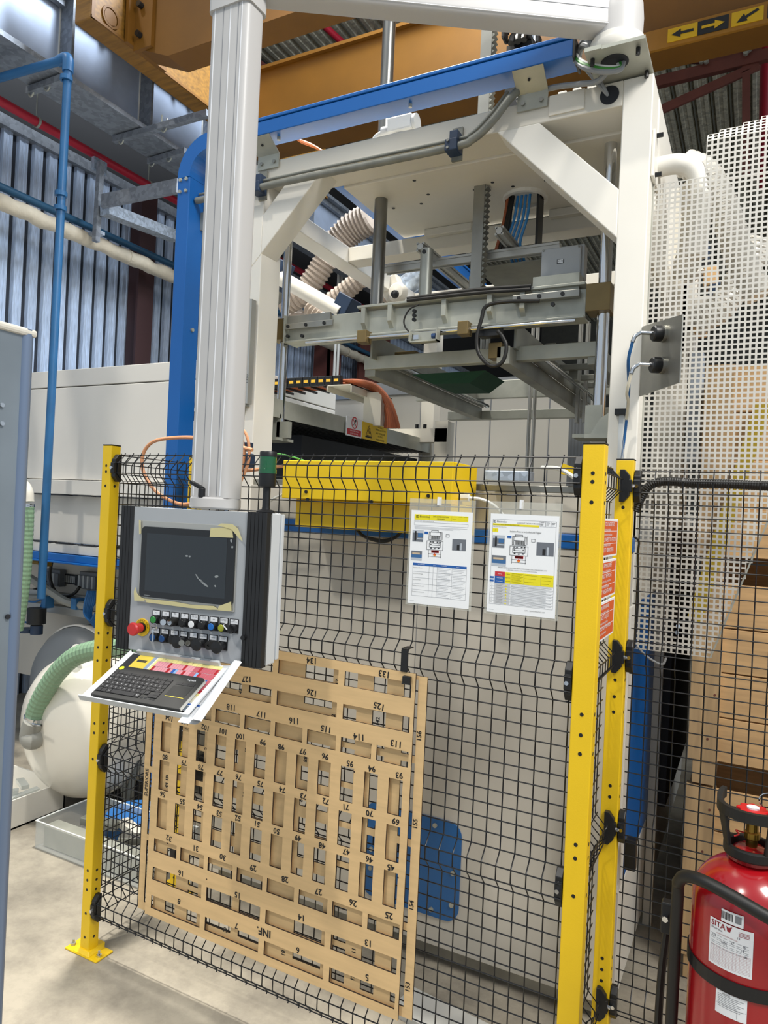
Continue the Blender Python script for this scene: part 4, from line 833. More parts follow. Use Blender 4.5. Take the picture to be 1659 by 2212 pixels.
# ================================================================ PLYWOOD TEMPLATES
def plate(name, x0, x1, z0, z1, holes, y, t, root):
    xs = sorted(set([x0, x1] + [v for h in holes for v in (h[0], h[1])])); zs = sorted(set([z0, z1] + [v for h in holes for v in (h[2], h[3])]))
    def merge(a): 
        o = [a[0]]
        for v in a[1:]:
            if v - o[-1] > 1e-5: o.append(v)
        return o
    xs, zs = merge(xs), merge(zs); nx, nz = len(xs) - 1, len(zs) - 1
    solid = [[True] * nz for _ in range(nx)]
    for i in range(nx):
        for j in range(nz):
            cx_, cz_ = (xs[i] + xs[i + 1]) / 2, (zs[j] + zs[j + 1]) / 2
            if any(h[0] < cx_ < h[1] and h[2] < cz_ < h[3] for h in holes): solid[i][j] = False
    mb = MB()
    for i in range(nx):
        for j in range(nz):
            if not solid[i][j]: continue
            a, b, c, d = xs[i], xs[i + 1], zs[j], zs[j + 1]
            mb.mi(0); mb.quad((a, y, c), (b, y, c), (b, y, d), (a, y, d)); mb.quad((a, y + t, c), (a, y + t, d), (b, y + t, d), (b, y + t, c)); mb.mi(1)
            if i == 0 or not solid[i - 1][j]: mb.quad((a, y, c), (a, y, d), (a, y + t, d), (a, y + t, c))
            if i == nx - 1 or not solid[i + 1][j]: mb.quad((b, y, c), (b, y + t, c), (b, y + t, d), (b, y, d))
            if j == 0 or not solid[i][j - 1]: mb.quad((a, y, c), (a, y + t, c), (b, y + t, c), (b, y, c))
            if j == nz - 1 or not solid[i][j + 1]: mb.quad((a, y, d), (b, y, d), (b, y + t, d), (a, y + t, d))
    me = bpy.data.meshes.new(name); me.from_pydata(mb.v, [], mb.f); me.materials.append(ply); me.materials.append(plye); me.polygons.foreach_set('material_index', mb.m)
    o = bpy.data.objects.new(name, me); COL.objects.link(o); o.parent = root; return o
# template rows: (z top offset from board top, height, count, x start, width, pitch, first number counting down)
ROWS = [(.031, .049, 4, .030, .247, .2715, 136), (.141, .050, 4, .030, .247, .2715, 128), (.252, .050, 8, .030, .116, .1355, 120), (.347, .116, 12, .038, .050, .0901, 104),
        (.497, .115, 12, .038, .050, .0901, 80), (.645, .114, 12, .038, .050, .0901, 56), (.804, .050, 8, .030, .116, .1355, 32), (.915, .050, 4, .030, .247, .2715, 16), (1.026, .050, 4, .030, .247, .2715, 8)]
BT, BW = 1.107, 1.105
ft = thing('plywood_template', 'front plywood template with rows of numbered slots hanging on the fence', 'board', (-2.048, 2.058, .306))
ft.rotation_euler = (0, R(.42), 0)
holes = []
for zo, h, n_, x0, w, p, num in ROWS:
    for k in range(n_): holes.append((x0 + k * p, x0 + k * p + w, BT - zo - h, BT - zo))
plate('board', 0, BW, 0, BT, holes, 0, .006, ft)
rr = random.Random(11)
UPS = lambda x, z, a=0: frame((x, -.0006, z), (-math.cos(a), 0, -math.sin(a)), (math.sin(a), 0, -math.cos(a)))
for zo, h, n_, x0, w, p, num in ROWS:
    for k in range(n_):
        x = x0 + k * p + w * (.62 if w < .2 else .58) + rr.uniform(-.008, .008); sz = .029 if n_ != 12 else .027
        text(str(num - k), sz, UPS(x, BT - zo + .0165 + rr.uniform(-.003, .003), rr.uniform(-.12, .12)), ink, ft, 'handwritten_number', off=.0007)
text('INF.', .036, UPS(.57, BT - 1.026 + .030, .02), ink, ft, 'handwritten_word', off=.0012)
for x, z in ((.02, .9), (.3, .22), (.9, .75), (1.08, .45), (.1, .3), (.42, .47)): mb = MB(); mb.cyl((x, -.0004, z), (x, 0, z), .003, 6); mb.build('knot', plye, ft)
bt = thing('plywood_template', 'rear plywood template with sideways writing SUPERIORE sticking out behind the front one', 'board', (-2.10, 2.072, .306))
SXB = 1.2 / BT
holes = []
for zo, h, n_, x0, w, p, num in ROWS:
    for k in range(n_):
        zt = BT - (x0 + k * p) * (1.09 / BT); sh = 0 if zo < .6 else 1.2 - BT; holes.append((zo + sh, zo + h + sh, max(zt - w * .985, .01), zt))
plate('board', 0, 1.2, 0, 1.09, holes, 0, .006, bt)
SID = lambda x, z: frame((x, -.0006, z), (0, 0, 1), (-1, 0, 0))
text('SUPERiORE', .022, SID(.017, .50), ink, bt, 'handwritten_word', off=.0005)
for z, t_ in ((.90, '156'), (.62, '155'), (.36, '154'), (.10, '153')): text(t_, .022, SID(1.181, z), ink, bt, 'handwritten_number', off=.0006)
for x, z, t_ in ((.128, .53, 'SUP.'), (.205, .22, '10'), (.21, .75, '11'), (.315, .85, '22'), (.31, .69, '2'), (.50, .72, '40'), (.50, .56, '39'), (.50, .30, '37'), (.755, .74, '88'), (.745, .60, '87'), (.76, .31, '85'), (.61, 1.02, '92'), (.87, 1.02, '117'), (.61, .90, '91'), (.86, .90, '112'), (.44, .05, '33'), (.70, .05, '18'), (1.03, .92, '142'), (.98, .06, '12'), (.46, .93, '43'), (.98, .15, '11')):
    text(t_, .030 if t_ == 'SUP.' else .020, SID(x, z), ink, bt, 'handwritten_number', off=.0006)
for x, z, nm in ((-.977, 1.455, 'upper'), (-.962, 1.385, 'lower')):
    c = thing('hanging_hook', nm + ' black strap hook at the top right corner of the plywood templates', 'hook', (x, 2.06, z))
    if nm == 'upper': mb = MB(); mb.box(-.012, .012, -.006, .002, -.05, .022); mb.box(-.012, .012, -.006, .04, .022, .026); mb.build('strap', black, c, bevel=.002)
    else: mb = MB(); mb.box(-.014, .014, -.016, -.003, -.016, .010); mb.box(-.016, .016, -.017, -.006, -.016, -.012); mb.build('strap_end', black, c, bevel=.002)

# ================================================================ DOCUMENTS ON THE FENCE
def doc(x0, z1, label, title):
    d = thing('hanging_document', label, 'document', (x0, 2.098, z1 - .303)); W_, H_ = .212, .303
    mb = MB(); mb.box(-.008, W_ + .008, .001, .0016, -.006, H_ + .038); mb.build('plastic_sleeve', mat('clear_sleeve', '#d7d7cc', .25, alpha=.30), d)
    mb = MB(); mb.box(0, W_, -.0006, .0006, 0, H_); mb.build('sheet', paper, d)
    mb = MB(); mb.box(.09, .096, -.002, .020, H_ + .018, H_ + .045); mb.build('cable_tie', labelm, d)
    def r(x, z, w, h, m, nm='printed_block', lev=0): mb = MB(); mb.box(x, x + w, -.0010 - lev * .0002, -.0006, H_ - z - h, H_ - z); return mb.build(nm, m, d)
    def t(s, x, z, sz, m=ink, al='LEFT', sx=1): return text(s, sz, frame((x, -.0016, H_ - z), *FRONT), m, d, align=al, sx=sx)
    Y_, B_, G_ = mat('print_yellow', '#e6d91e', .6), mat('print_blue', '#1d5aa6', .6), mat('print_photo_grey', '#6b7078', .6)
    printl = mat('pale_print', '#b3b6ba', .6)
    def lines(x, z, w, n_, dz, m=printl): 
        for i in range(n_): r(x, z + i * dz, w * (1 - .13 * (i % 3)), .0007, m, 'text_line')
    def border(x, z, w, h, m=inkg):
        for a in ((x, z, w, .0004), (x, z + h, w, .0004), (x, z, .0004, h), (x + w, z, .0004, h)): r(*a, m, 'ruled_line')
    def machine(x, z, s):
        def k(a, b, c, e, m=ink): r(x + a * s, z + b * s, c * s, e * s, m, 'drawing_line', 1)
        for a in (0, 4, 36, 40): k(a, 6, 1, 24)
        k(0, 5, 41, 1); k(8, 0, 22, 1); k(8, 0, 1, 5); k(29, 0, 1, 5); k(4, 16, 34, .8); k(0, 29, 41, 1)
        for i in range(9): k(8 + 3 * i, 17, 1.6, 11)
        k(-6, 32, 53, .8); k(-6, 58, 53, .8); k(-6, 32, .8, 26); k(46, 32, .8, 26); k(2, 38, 36, 1); k(2, 50, 36, 1.2); k(2, 38, .8, 13); k(38, 38, .8, 13)
        for a, b in ((4, 34), (12, 34), (26, 34), (34, 34), (5, 42), (31, 42), (6, 52), (18, 53), (30, 52)): k(a, b, 5, 2.6)
        k(10, 44, 20, .8); k(1, 60, .6, 22); k(40, 60, .6, 22); k(0, 70, 42, .5); k(0, 78, 42, .5); k(43, 4, .6, 24); k(55, 10, 10, .6); k(55, 18, 10, .6); k(55, 10, .6, 8); k(65, 10, .6, 8)
        k(10, 60, 24, 7, mat('print_red', '#c93030', .6)); k(10.6, 60.6, 22.8, 5.8, paper); t('NOT YOUR START', x + 11.2 * s, z + 63.4 * s, 2.6 * s, MATS['print_red'])
        cx_, cz_ = x + 21 * s, z + 73 * s
        for sg, m in ((1, MATS['print_red']), (-1, mat('print_orange', '#e98a1c', .6))):
            mb = MB(); mb.prism([(cx_ - 5 * s, -.0014, H_ - cz_), (cx_ + 5 * s, -.0014, H_ - cz_), (cx_, -.0014, H_ - cz_ + sg * 5.5 * s)], (0, .0003, 0)); mb.build('diamond_mark', m, d)
    def photo(x, z, w, h, kind):
        r(x, z, w, h, G_, 'printed_photo', 0)
        if kind == 0: r(x + w * .5, z + h * .25, w * .45, h * .35, mat('photo_blue', '#39689a', .6), 'photo_patch', 1); r(x, z, w, h * .25, mat('photo_pale', '#b6bdc6', .6), 'photo_patch', 1); r(x + w * .2, z + h * .1, w * .15, h * .8, ink, 'photo_patch', 2); r(x + .4 * w, z + h * .7, w * .6, h * .1, MATS['photo_pale'], 'photo_patch', 1)
        if kind == 1: r(x, z + h * .4, w, h * .35, mat('photo_blue', '#39689a', .6), 'photo_patch', 1); r(x + .1 * w, z + h * .2, w * .7, h * .18, mat('photo_tan', '#c7b296', .6), 'photo_patch', 1); r(x, z + h * .75, w, h * .25, mat('photo_pale', '#b6bdc6', .6), 'photo_patch', 1)
        if kind == 2: r(x + w * .35, z + h * .5, w * .18, h * .45, ink, 'photo_patch', 1); r(x + w * .6, z + h * .35, w * .1, h * .6, mat('photo_pale', '#b6bdc6', .6), 'photo_patch', 1)
    def logo(x, z, s):
        r(x, z, s, s, ink, 'company_emblem'); r(x + s * .18, z + s * .18, s * .64, s * .64, Y_ if title == 0 else paper, 'company_emblem', 1); r(x + s * .4, z + s * .1, s * .2, s * .8, ink, 'company_emblem', 2)
        t('Electrolux', x + s * 1.4, z + s * .5, s * .95, off_ink)
    off_ink = ink
    if title == 0:
        r(.012, .013, .186, .018, Y_, 'yellow_header'); logo(.018, .0155, .009)
        t('SAFE INTERVENTION', .105, .0185, .0058, ink, 'CENTER'); t('MEASURES', .105, .0255, .0058, ink, 'CENTER'); r(.064, .013, .0004, .018, ink); r(.142, .013, .0004, .018, ink)
        for i in range(3): lines(.145 + .019 * i, .016, .014, 2, .009, ink)
        t('Macchinario: UNITA TERMOFORMATRICE CDM', .012, .035, .0034); border(.012, .038, .186, .010); lines(.014, .053, .182, 3, .003)
        photo(.008, .064, .038, .038, 0); photo(.006, .132, .038, .030, 1); photo(.148, .086, .046, .036, 2); r(.050, .068, .013, .008, B_, 'blue_tag'); machine(.066, .062, .00108)
        r(.014, .171, .186, .008, B_, 'blue_table_header'); t('Tipo di intervento', .030, .175, .0036, paper); t('Tempi', .086, .175, .0036, paper); t('Prescrizioni', .115, .175, .0036, paper); t('Verifica', .165, .175, .0036, paper)
        for k, s in enumerate(('Operazioni di diffusione', 'Operazioni di attrezzaggio', 'Operazioni di Pulizia', 'Operazioni di controllo qualita', 'Operazioni di modalita di avvio')):
            z = .180 + .0195 * k; r(.014, z + .0185, .186, .0004, inkg, 'ruled_line'); t(s, .015, z + .006, .0034); lines(.102, z + .003, .044, 4, .0045, printl); lines(.154, z + .003, .042, 3, .005, printl)
        for x in (.014, .072, .086, .100, .151, .2): r(x, .179, .0004, .0985, inkg, 'ruled_line')
    else:
        border(.008, .017, .196, .26); logo(.010, .020, .008); t('LOCKOUT-TAGOUT PROCEDURE', .085, .026, .0052); 
        for i in range(3): border(.155 + .0165 * i, .017, .0165, .016); lines(.157 + .0165 * i, .021, .011, 3, .004, ink)
        r(.008, .030, .145, .006, Y_, 'yellow_header'); t('Macchinario: UNITA TERMOFORMATRICE CDM', .010, .033, .0040); t('Riferimento Piano: Piano Zona', .010, .040, .0034); r(.008, .045, .018, .011, Y_, 'yellow_number_tag'); t('1', .017, .0505, .006, ink, 'CENTER')
        t('Isolation Point to be Locked and Tagged', .112, .052, .0072, ink, 'CENTER', .82)
        photo(.010, .066, .038, .038, 0); photo(.010, .128, .045, .032, 1); photo(.148, .080, .052, .040, 2); r(.056, .066, .013, .007, B_, 'blue_tag'); machine(.072, .061, .00108)
        t('FERMARE SEMPRE LA MACCHINA PRIMA DI PROCEDERE CON LA PROCEDURA LOTO', .106, .164, .0042, ink, 'CENTER', .95); t('In particolare, completare il flow-chart prima di procedere', .106, .170, .0040, ink, 'CENTER')
        Rd = mat('print_dark_red', '#c42e38', .6); r(.022, .177, .032, .014, Rd, 'red_cell'); t('Elettrica', .038, .184, .0042, paper, 'CENTER')
        for k in range(2): r(.022, .191 + .0105 * k, .032, .0103, B_, 'blue_cell'); t('Pneumatica', .038, .196 + .0105 * k, .0042, paper, 'CENTER'); r(.006, .193 + .0105 * k, .013, .006, B_, 'blue_tag')
        r(.055, .177, .148, .034, Y_, 'yellow_table'); lines(.075, .180, .036, 10, .0031, ink); lines(.115, .182, .04, 3, .010, ink); lines(.168, .184, .030, 3, .010, ink); t('CHIUSA', .058, .183, .0034); t('RESETTATA', .056, .194, .0030); t('RESETTATA', .056, .205, .0030)
        for x in (.073, .113, .165): r(x, .177, .0004, .034, inkg, 'ruled_line', 1)
        GR = mat('print_pale_grey', '#c3c5c8', .6); r(.022, .213, .050, .062, GR, 'grey_table')
        for k in range(7):
            z = .213 + .009 * k; lines(.028, z + .003, .022, 2, .003, inkg); mb = MB(); mb.prism([(.056, -.0012, H_ - z - .008), (.062, -.0012, H_ - z - .008), (.059, -.0012, H_ - z - .002)], (0, .0002, 0)); mb.build('warning_triangle', Y_, d); lines(.074, z + .003, .125, 2, .0034, inkg); r(.008, z, .196, .0003, inkg, 'ruled_line'); t('No', .012, z + .005, .003)
        t('LOTO - TERMOFORMATRICE CDM', .120, .288, .0040)
    lines(.008, .294, .015, 1, .002)
    return d
doc(-.995, 1.925, 'left hanging sheet with yellow header and blue table on the mesh fence', 0)
doc(-.724, 1.925, 'right hanging sheet headed isolation point, with red, blue and yellow table', 1)

# ================================================================ INSIDE AND BEHIND THE PRESS
hp2 = thing('heater_bench', 'grey steel heater bench with dark grill underside inside the press', 'bench', (-2.2, 2.95, 2.36))
HX = -2.215; fa, fb = at(584, 852, X=HX), at(584, 898, X=HX); ga, gb = at(940, 961, X=HX), at(938, 988, X=HX)
mb = MB(); mb.box(HX - .006, HX, fa.y, ga.y, fb.z, fa.z - .012); wpart(mb, 'side_plate', zinc, hp2)
mb = MB(); mb.prism([(-2.33, fa.y, fb.z + .0), (HX, fa.y, fb.z), (HX, fa.y, fa.z), (HX - .035, fa.y, fa.z), (HX - .05, fa.y, fa.z - .012), (-2.33, fa.y, fa.z - .012)], (0, .006, 0)); wpart(mb, 'front_plate', zinc, hp2)
mb = MB(); mb.box(-2.85, HX - .006, fa.y, ga.y, fa.z - .03, fa.z - .02); wpart(mb, 'top_plate', zinc, hp2)
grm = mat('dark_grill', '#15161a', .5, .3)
mb = MB(); mb.box(-2.85, HX - .01, fa.y + .01, ga.y, fb.z + .03, fb.z + .035); wpart(mb, 'grill_backing', grm, hp2)
mb = MB(); mb.box(0, .008, 0, ga.y - fa.y - .02, 0, .018); g0 = mb.build('grill_bar', mat('grill_steel', '#3a3b3c', .4, .5), hp2); g0.location = Vector((-2.85, fa.y + .01, fb.z + .004)) - hp2.location
for k in range(1, 16): copy(g0, hp2, g0.location + Vector((.04 * k, 0, 0)))
mb = MB(); mb.box(-2.85, HX - .02, 0, .006, fb.z + .006, fb.z + .02); g1_ = mb.build('cross_bar', MATS['grill_steel'], hp2)
for k in range(14): o = g1_ if k == 0 else copy(g1_, hp2); o.location = Vector((0, fa.y + .1 + .14 * k, 0)) - hp2.location
mb = MB(); mb.box(HX - .02, HX + .055, 3.02, 3.05, 2.275, 2.36); wpart(mb, 'support_gusset', zinc, hp2)
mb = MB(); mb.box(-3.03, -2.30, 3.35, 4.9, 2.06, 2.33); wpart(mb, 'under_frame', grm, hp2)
# warning plates on the bench
s1 = thing('prohibition_sign', 'white and red prohibition sign fixed on the heater bench', 'sign', at(752, 928, X=HX + .005))
a, b = at(749, 900, X=HX + .012), at(781, 948, X=HX + .012); yy0, yy1 = a.y, b.y; zz1 = a.z + .004; zz0 = at(749, 940, X=HX + .012).z
mb = MB(); mb.box(HX + .008, HX + .012, yy0, yy1, zz0, zz1); wpart(mb, 'plate', labelm, s1)
mb = MB(); mb.box(HX + .012, HX + .0125, yy0 + .01, yy1 - .01, zz0 + .008, zz0 + .045); wpart(mb, 'red_field', mat('sign_red', '#c02a33', .5), s1)
cc_ = Vector((HX + .0125, (yy0 + yy1) / 2, (zz0 + zz1) / 2 + .028)); mb = MB(); mb.ring(cc_, .030, .037, .0006, 24, (1, 0, 0)); wpart(mb, 'red_ring', MATS['sign_red'], s1)
mb = MB(); mb.beam(cc_ + Vector((0, -.022, .022)), cc_ + Vector((0, .022, -.022)), .001, .006, (1, 0, 0)); wpart(mb, 'red_bar', MATS['sign_red'], s1)
mb = MB(); mb.beam(cc_ + Vector((0, -.014, -.016)), cc_ + Vector((0, .012, .012)), .001, .006, (1, 0, 0)); mb.cyl(cc_ + Vector((0, .012, .014)), cc_ + Vector((.0005, .012, .014)), .008, 10); wpart(mb, 'black_symbol', ink, s1)
loc = lambda root, x, y, z: Vector((x, y, z)) - root.location
for k, t_ in enumerate(('VIETATO USARE ACQUA', 'DO NOT USE WATER')): text(t_, .012, frame(loc(s1, HX + .013, (yy0 + yy1) / 2, zz0 + .034 - .016 * k), (0, 1, 0), (0, 0, 1)), labelm, s1, sx=.8)
s2 = thing('hot_surface_sign', 'yellow hot material warning sign beside the prohibition sign on the heater bench', 'sign', at(806, 935, X=HX + .005))
y0, y1 = yy1 + .004, at(835, 955, X=HX + .012).y; z1 = at(783, 911, X=HX).z; z0 = at(783, 948, X=HX).z
mb = MB(); mb.box(HX + .009, HX + .013, y0, y1, z0, z1); wpart(mb, 'plate', yellow2, s2)
cy_ = y0 + (y1 - y0) * .25; h3 = (z1 - z0); tri = lambda k: [(HX + .0132 + .0002 * (k < 1), cy_ - h3 * .42 * k, z0 + h3 * (.5 - .38 * k)), (HX + .0132 + .0002 * (k < 1), cy_ + h3 * .42 * k, z0 + h3 * (.5 - .38 * k)), (HX + .0132 + .0002 * (k < 1), cy_, z0 + h3 * (.5 + .38 * k))]
mb = MB(); mb.prism(tri(1.0), (.0002, 0, 0)); wpart(mb, 'triangle', ink, s2); mb = MB(); mb.prism(tri(.78), (.0003, 0, 0)); wpart(mb, 'triangle_field', yellow2, s2)
for k in (-1, 0, 1): mb = MB(); mb.tube([(HX + .014, cy_ + .014 * k + .004 * math.sin(t * 1.3), z0 + h3 * .34 + t * .007) for t in range(6)], .002, 5); wpart(mb, 'heat_wave', ink, s2)
mb = MB(); mb.box(HX + .0133, HX + .0137, cy_ - .03, cy_ + .03, z0 + h3 * .22, z0 + h3 * .22 + .005); wpart(mb, 'hot_surface_bar', ink, s2)
for k, t_ in enumerate(('MATERIALI A', 'TEMPERATURE ELEVATE', 'HIGH TEMPERATURE', 'MATERIALS', 'HEISSMATERIALIEN')): text(t_, .017, frame(loc(s2, HX + .0135, y0 + (y1 - y0) * .72, z1 - h3 * (.12 + .165 * k + (.05 if k > 1 else 0) + (.05 if k > 3 else 0))), (0, 1, 0), (0, 0, 1)), ink, s2, sx=.8)
# linear guide on the left column
lgd = thing('linear_rail', 'upright aluminium rail bolted with two brackets to the left press column', 'rail', at(540, 760, Y=2.77))
a, b = at(538, 648, Y=2.765), at(536, 872, Y=2.765)
for dx, w, m in ((-.022, .018, alu), (-.002, .012, galv), (.012, .014, alu)): mb = MB(); mb.box(a.x + dx, a.x + dx + w, 2.755, 2.79, b.z, a.z); wpart(mb, 'rail_strip', m, lgd)
for z in (a.z, b.z - .012): mb = MB(); mb.box(a.x - .06, a.x + .005, 2.76, 2.80, z, z + .006); mb.box(a.x - .06, a.x - .02, 2.79, 2.80, z - .035, z + .006); wpart(mb, 'bracket', zinc, lgd); 
for z in (a.z - .016, b.z - .03):
    for dx in (-.05, -.032): mb = MB(); mb.cyl((a.x + dx, 2.79, z), (a.x + dx, 2.784, z), .005, 8); wpart(mb, 'bolt', black, lgd)
text('903 YIIS', .022, frame(loc(lgd, a.x - .012, 2.7545, b.z + .085), (0, 0, 1), (-1, 0, 0)), ink, lgd); text('1350', .022, frame(loc(lgd, a.x + .018, 2.7545, b.z + .12), (0, 0, 1), (-1, 0, 0)), ink, lgd)

# yellow cable guards on the front of the press
yg = thing('yellow_guard', 'long yellow sheet metal guard box on the press front behind the fence', 'guard', (-1.43, 2.53, 1.95))
mb = MB(); mb.box(-1.828, -1.033, 2.53, 2.795, 1.955, 2.119); wpart(mb, 'upper_box', yellow2, yg, bevel=.003)
mb = MB(); mb.box(-1.80, -1.033, 2.60, 2.795, 1.832, 1.954); wpart(mb, 'lower_box', yellow2, yg, bevel=.003)
mb = MB(); mb.box(-1.035, -1.0, 2.53, 2.60, 1.832, 1.955); wpart(mb, 'side_flap', yellow2, yg)
for x, z in ((-1.70, 1.985), (-1.13, 1.985), (-1.69, 1.953), (-1.38, 1.953)): mb = MB(); mb.cyl((x, 2.53, z), (x, 2.523, z), .007, 8); wpart(mb, 'screw', black, yg)
mb = MB(); c = at(1028, 1076, Y=2.6); mb.cyl((-1.033, 2.62, c.z), (-.995, 2.62, c.z), .014, 8); wpart(mb, 'cable_gland', white_w, yg)
mb = MB(); mb.tube(smoothpath([(-1.0, 2.62, c.z), (-.95, 2.63, c.z - .003), (-.90, 2.66, c.z - .03), (-.86, 2.72, c.z - .10), (-.85, 2.77, c.z - .2)], 6), .006, 8); tag(mb.build('white_cable', white_w, smooth=True), 'white cable leaving the gland at the right end of the yellow guard', 'cable')
mb = MB(); mb.tube(smoothpath([at(615, 1066, Y=2.60), at(590, 1078, Y=2.6), at(572, 1095, Y=2.62), at(562, 1130, Y=2.65)], 6), .006, 8); tag(mb.build('white_cable', white_w, smooth=True), 'white cable curving down from the left end of the yellow guard', 'cable')
for k in range(2): mb = MB(); mb.tube(smoothpath([at(770, 1142 - 4 * k, Y=2.66), at(785, 1158, Y=2.66), at(825, 1170 - 3 * k, Y=2.66), at(855, 1160, Y=2.66), at(872, 1142, Y=2.66)], 6), .007, 8); tag(mb.build('black_cable', rubber, smooth=True), ('lower', 'upper')[k] + ' black cable looping under the yellow guard', 'cable')
mb = MB(); mb.tube(smoothpath([at(1170, 1010, Y=2.72), at(1205, 1012, Y=2.7), at(1232, 1026, Y=2.7), at(1255, 1045, Y=2.7)], 6), .008, 8); tag(mb.build('white_cable', white_w, smooth=True), 'white cable drooping behind the top of the nearest yellow post', 'cable')
a = thing('yellow_bracket', 'small yellow bracket on the table edge beside the nearest yellow post', 'bracket', at(1235, 1020, Y=2.74))
p, q = at(1213, 1000, Y=2.76), at(1256, 1036, Y=2.76); mb = MB(); mb.prism([(p.x, 2.76, p.z), (p.x + .09, 2.76, p.z - .03), (p.x + .09, 2.76, q.z + .01), (p.x, 2.76, q.z + .02)], (0, .03, 0)); wpart(mb, 'plate', yellow2, a)
mb = MB(); p, q = at(1046, 1016, Y=2.70), at(1140, 1040, Y=2.70); mb.box(p.x, q.x, 2.70, 2.79, q.z, p.z); tag(mb.build('aluminium_block', galv, bevel=.003), 'bright aluminium block on the press front right of the yellow guard', 'block')
# salmon hoses
def hose(pts, Y, r, m, label, nm='pneumatic_hose', cat='hose', grp=None, k=8):
    mb = MB(); mb.tube(smoothpath([at(x, y, Y=Y if not isinstance(Y, (list, tuple)) else Y[i]) for i, (x, y) in enumerate(pts)], k), r, 8); return tag(mb.build(nm, m, smooth=True), label, cat, grp)
hose([(420, 1088), (385, 1088), (340, 1064), (312, 1025), (308, 985), (328, 956), (370, 946), (430, 946), (490, 958), (545, 972)], 2.5, .0085, orange_w, 'big salmon hose loop left of the operator panel post')
hose([(488, 923), (512, 921), (530, 935), (538, 965), (536, 1000), (520, 1040)], 2.55, .007, orange_w, 'outer salmon hose bending down beside the signal lamp')
hose([(488, 928), (506, 928), (520, 942), (527, 970), (524, 1005), (505, 1050)], 2.56, .007, orange_w, 'inner salmon hose bending down beside the signal lamp')
hose([(490, 1018), (540, 1016), (580, 1010), (614, 1006)], 2.58, .008, orange_w, 'salmon hose running level into the yellow guard')
hose([(568, 978), (610, 982), (648, 992), (664, 1000)], 2.60, .004, green_w, 'thin green and tan cable above the yellow guard', 'thin_cable', 'cable')
mb = MB(); p = at(531, 965, Y=2.57); mb.box(p.x - .03, p.x + .02, 2.56, 2.60, p.z - .02, p.z + .02); tag(mb.build('hose_clip', navy, bevel=.003), 'small navy clip holding the two bent salmon hoses', 'clip')
mb = MB(); p, q = at(500, 978, Y=2.62), at(535, 1010, Y=2.62); mb.box(p.x, q.x, 2.62, 2.68, q.z, p.z); tag(mb.build('valve_box', navy, bevel=.012), 'dark rounded valve box behind the fence beside the signal lamp', 'box')
# drag chain and orange bundle
dc = thing('drag_chain', 'black drag chain with yellow slots carrying orange cables behind the left guide rod', 'cable', at(640, 830, Y=3.9))
p, q = at(550, 832, Y=3.9), at(738, 822, Y=3.9); n_ = 12
for k in range(n_):
    c = p.lerp(q, (k + .5) / n_); w = (q.x - p.x) / n_; mb = MB(); mb.box(c.x - w * .48, c.x + w * .48, 3.88, 3.92, c.z - .028, c.z + .032); wpart(mb, 'chain_link', black, dc, bevel=.004)
    mb = MB(); mb.box(c.x - w * .28, c.x + w * .28, 3.877, 3.88, c.z - .008, c.z + .010); wpart(mb, 'yellow_slot', mat('chain_yellow', '#eab83a', .5), dc)
for k in range(7): c = p.lerp(q, (k + .5) / 7); mb = MB(); mb.box(c.x, c.x + .012, 3.92, 4.14, c.z - .035, c.z - .02); wpart(mb, 'chain_rung', black, dc)
for k in range(5): mb = MB(); mb.tube([(p.x, 3.95 + .035 * k, p.z - .01), (q.x, 3.95 + .035 * k, q.z - .01)], .011, 8); wpart(mb, 'orange_cable', orange_c, dc, smooth=True)
dcn = ('first', 'second', 'third', 'fourth', 'fifth', 'sixth')
for k in range(6): hose([(735, 822 + k), (775, 822 + 2 * k), (812 - 2 * k, 832 + 2 * k), (840 - 3 * k, 862), (854 - 4 * k, 895), (862 - 6 * k, 925)], 3.95 + .02 * k, .010, orange_c, dcn[k] + ' orange cable from the outside of the bundle arching down behind the white bracket', 'bundle_cable', 'cable', 'orange cables arching behind the white bracket')
wbk = thing('white_bracket', 'white folded sheet bracket with upright behind the heater bench', 'bracket', at(790, 860, Y=3.85))
p0_, p1_, p2_ = at(706, 832, Y=3.80), at(760, 830, Y=3.80), at(836, 858, Y=4.3)
z_ = p0_.z; mb = MB(); mb.box(p0_.x, p1_.x, 3.80, 4.35, z_ - .006, z_); mb.box(p0_.x, p0_.x + .006, 3.80, 4.35, z_ - .04, z_); mb.box(p1_.x - .006, p1_.x, 3.80, 4.35, z_ - .05, z_); wpart(mb, 'shelf', white2, wbk)
p, q = at(786, 865, Y=4.0), at(824, 865, Y=4.0); mb = MB(); mb.box(p.x, q.x, 4.0, 4.06, fa.z - .02, z_ - .02); wpart(mb, 'upright', white2, wbk)
wf = thing('white_gantry', 'white gantry frame with two black screws behind the far end of the heater bench', 'frame', at(950, 930, Y=4.7))
p = at(834, 925, Y=4.75); q = at(966, 922, Y=4.75); mb = MB(); mb.box(p.x, q.x, 4.75, 4.85, at(900, 955, Y=4.75).z, at(900, 926, Y=4.75).z); wpart(mb, 'rail', white2, wf)
p = at(940, 910, Y=4.75); q = at(968, 912, Y=4.75); mb = MB(); mb.box(p.x, q.x, 4.75, 4.87, 1.9, p.z); wpart(mb, 'upright', white2, wf)
for x in (901, 918): p = at(x, 917, Y=4.8); mb = MB(); mb.cyl(p, p - Vector((0, 0, .03)), .014, 10); wpart(mb, 'levelling_screw', black, wf)
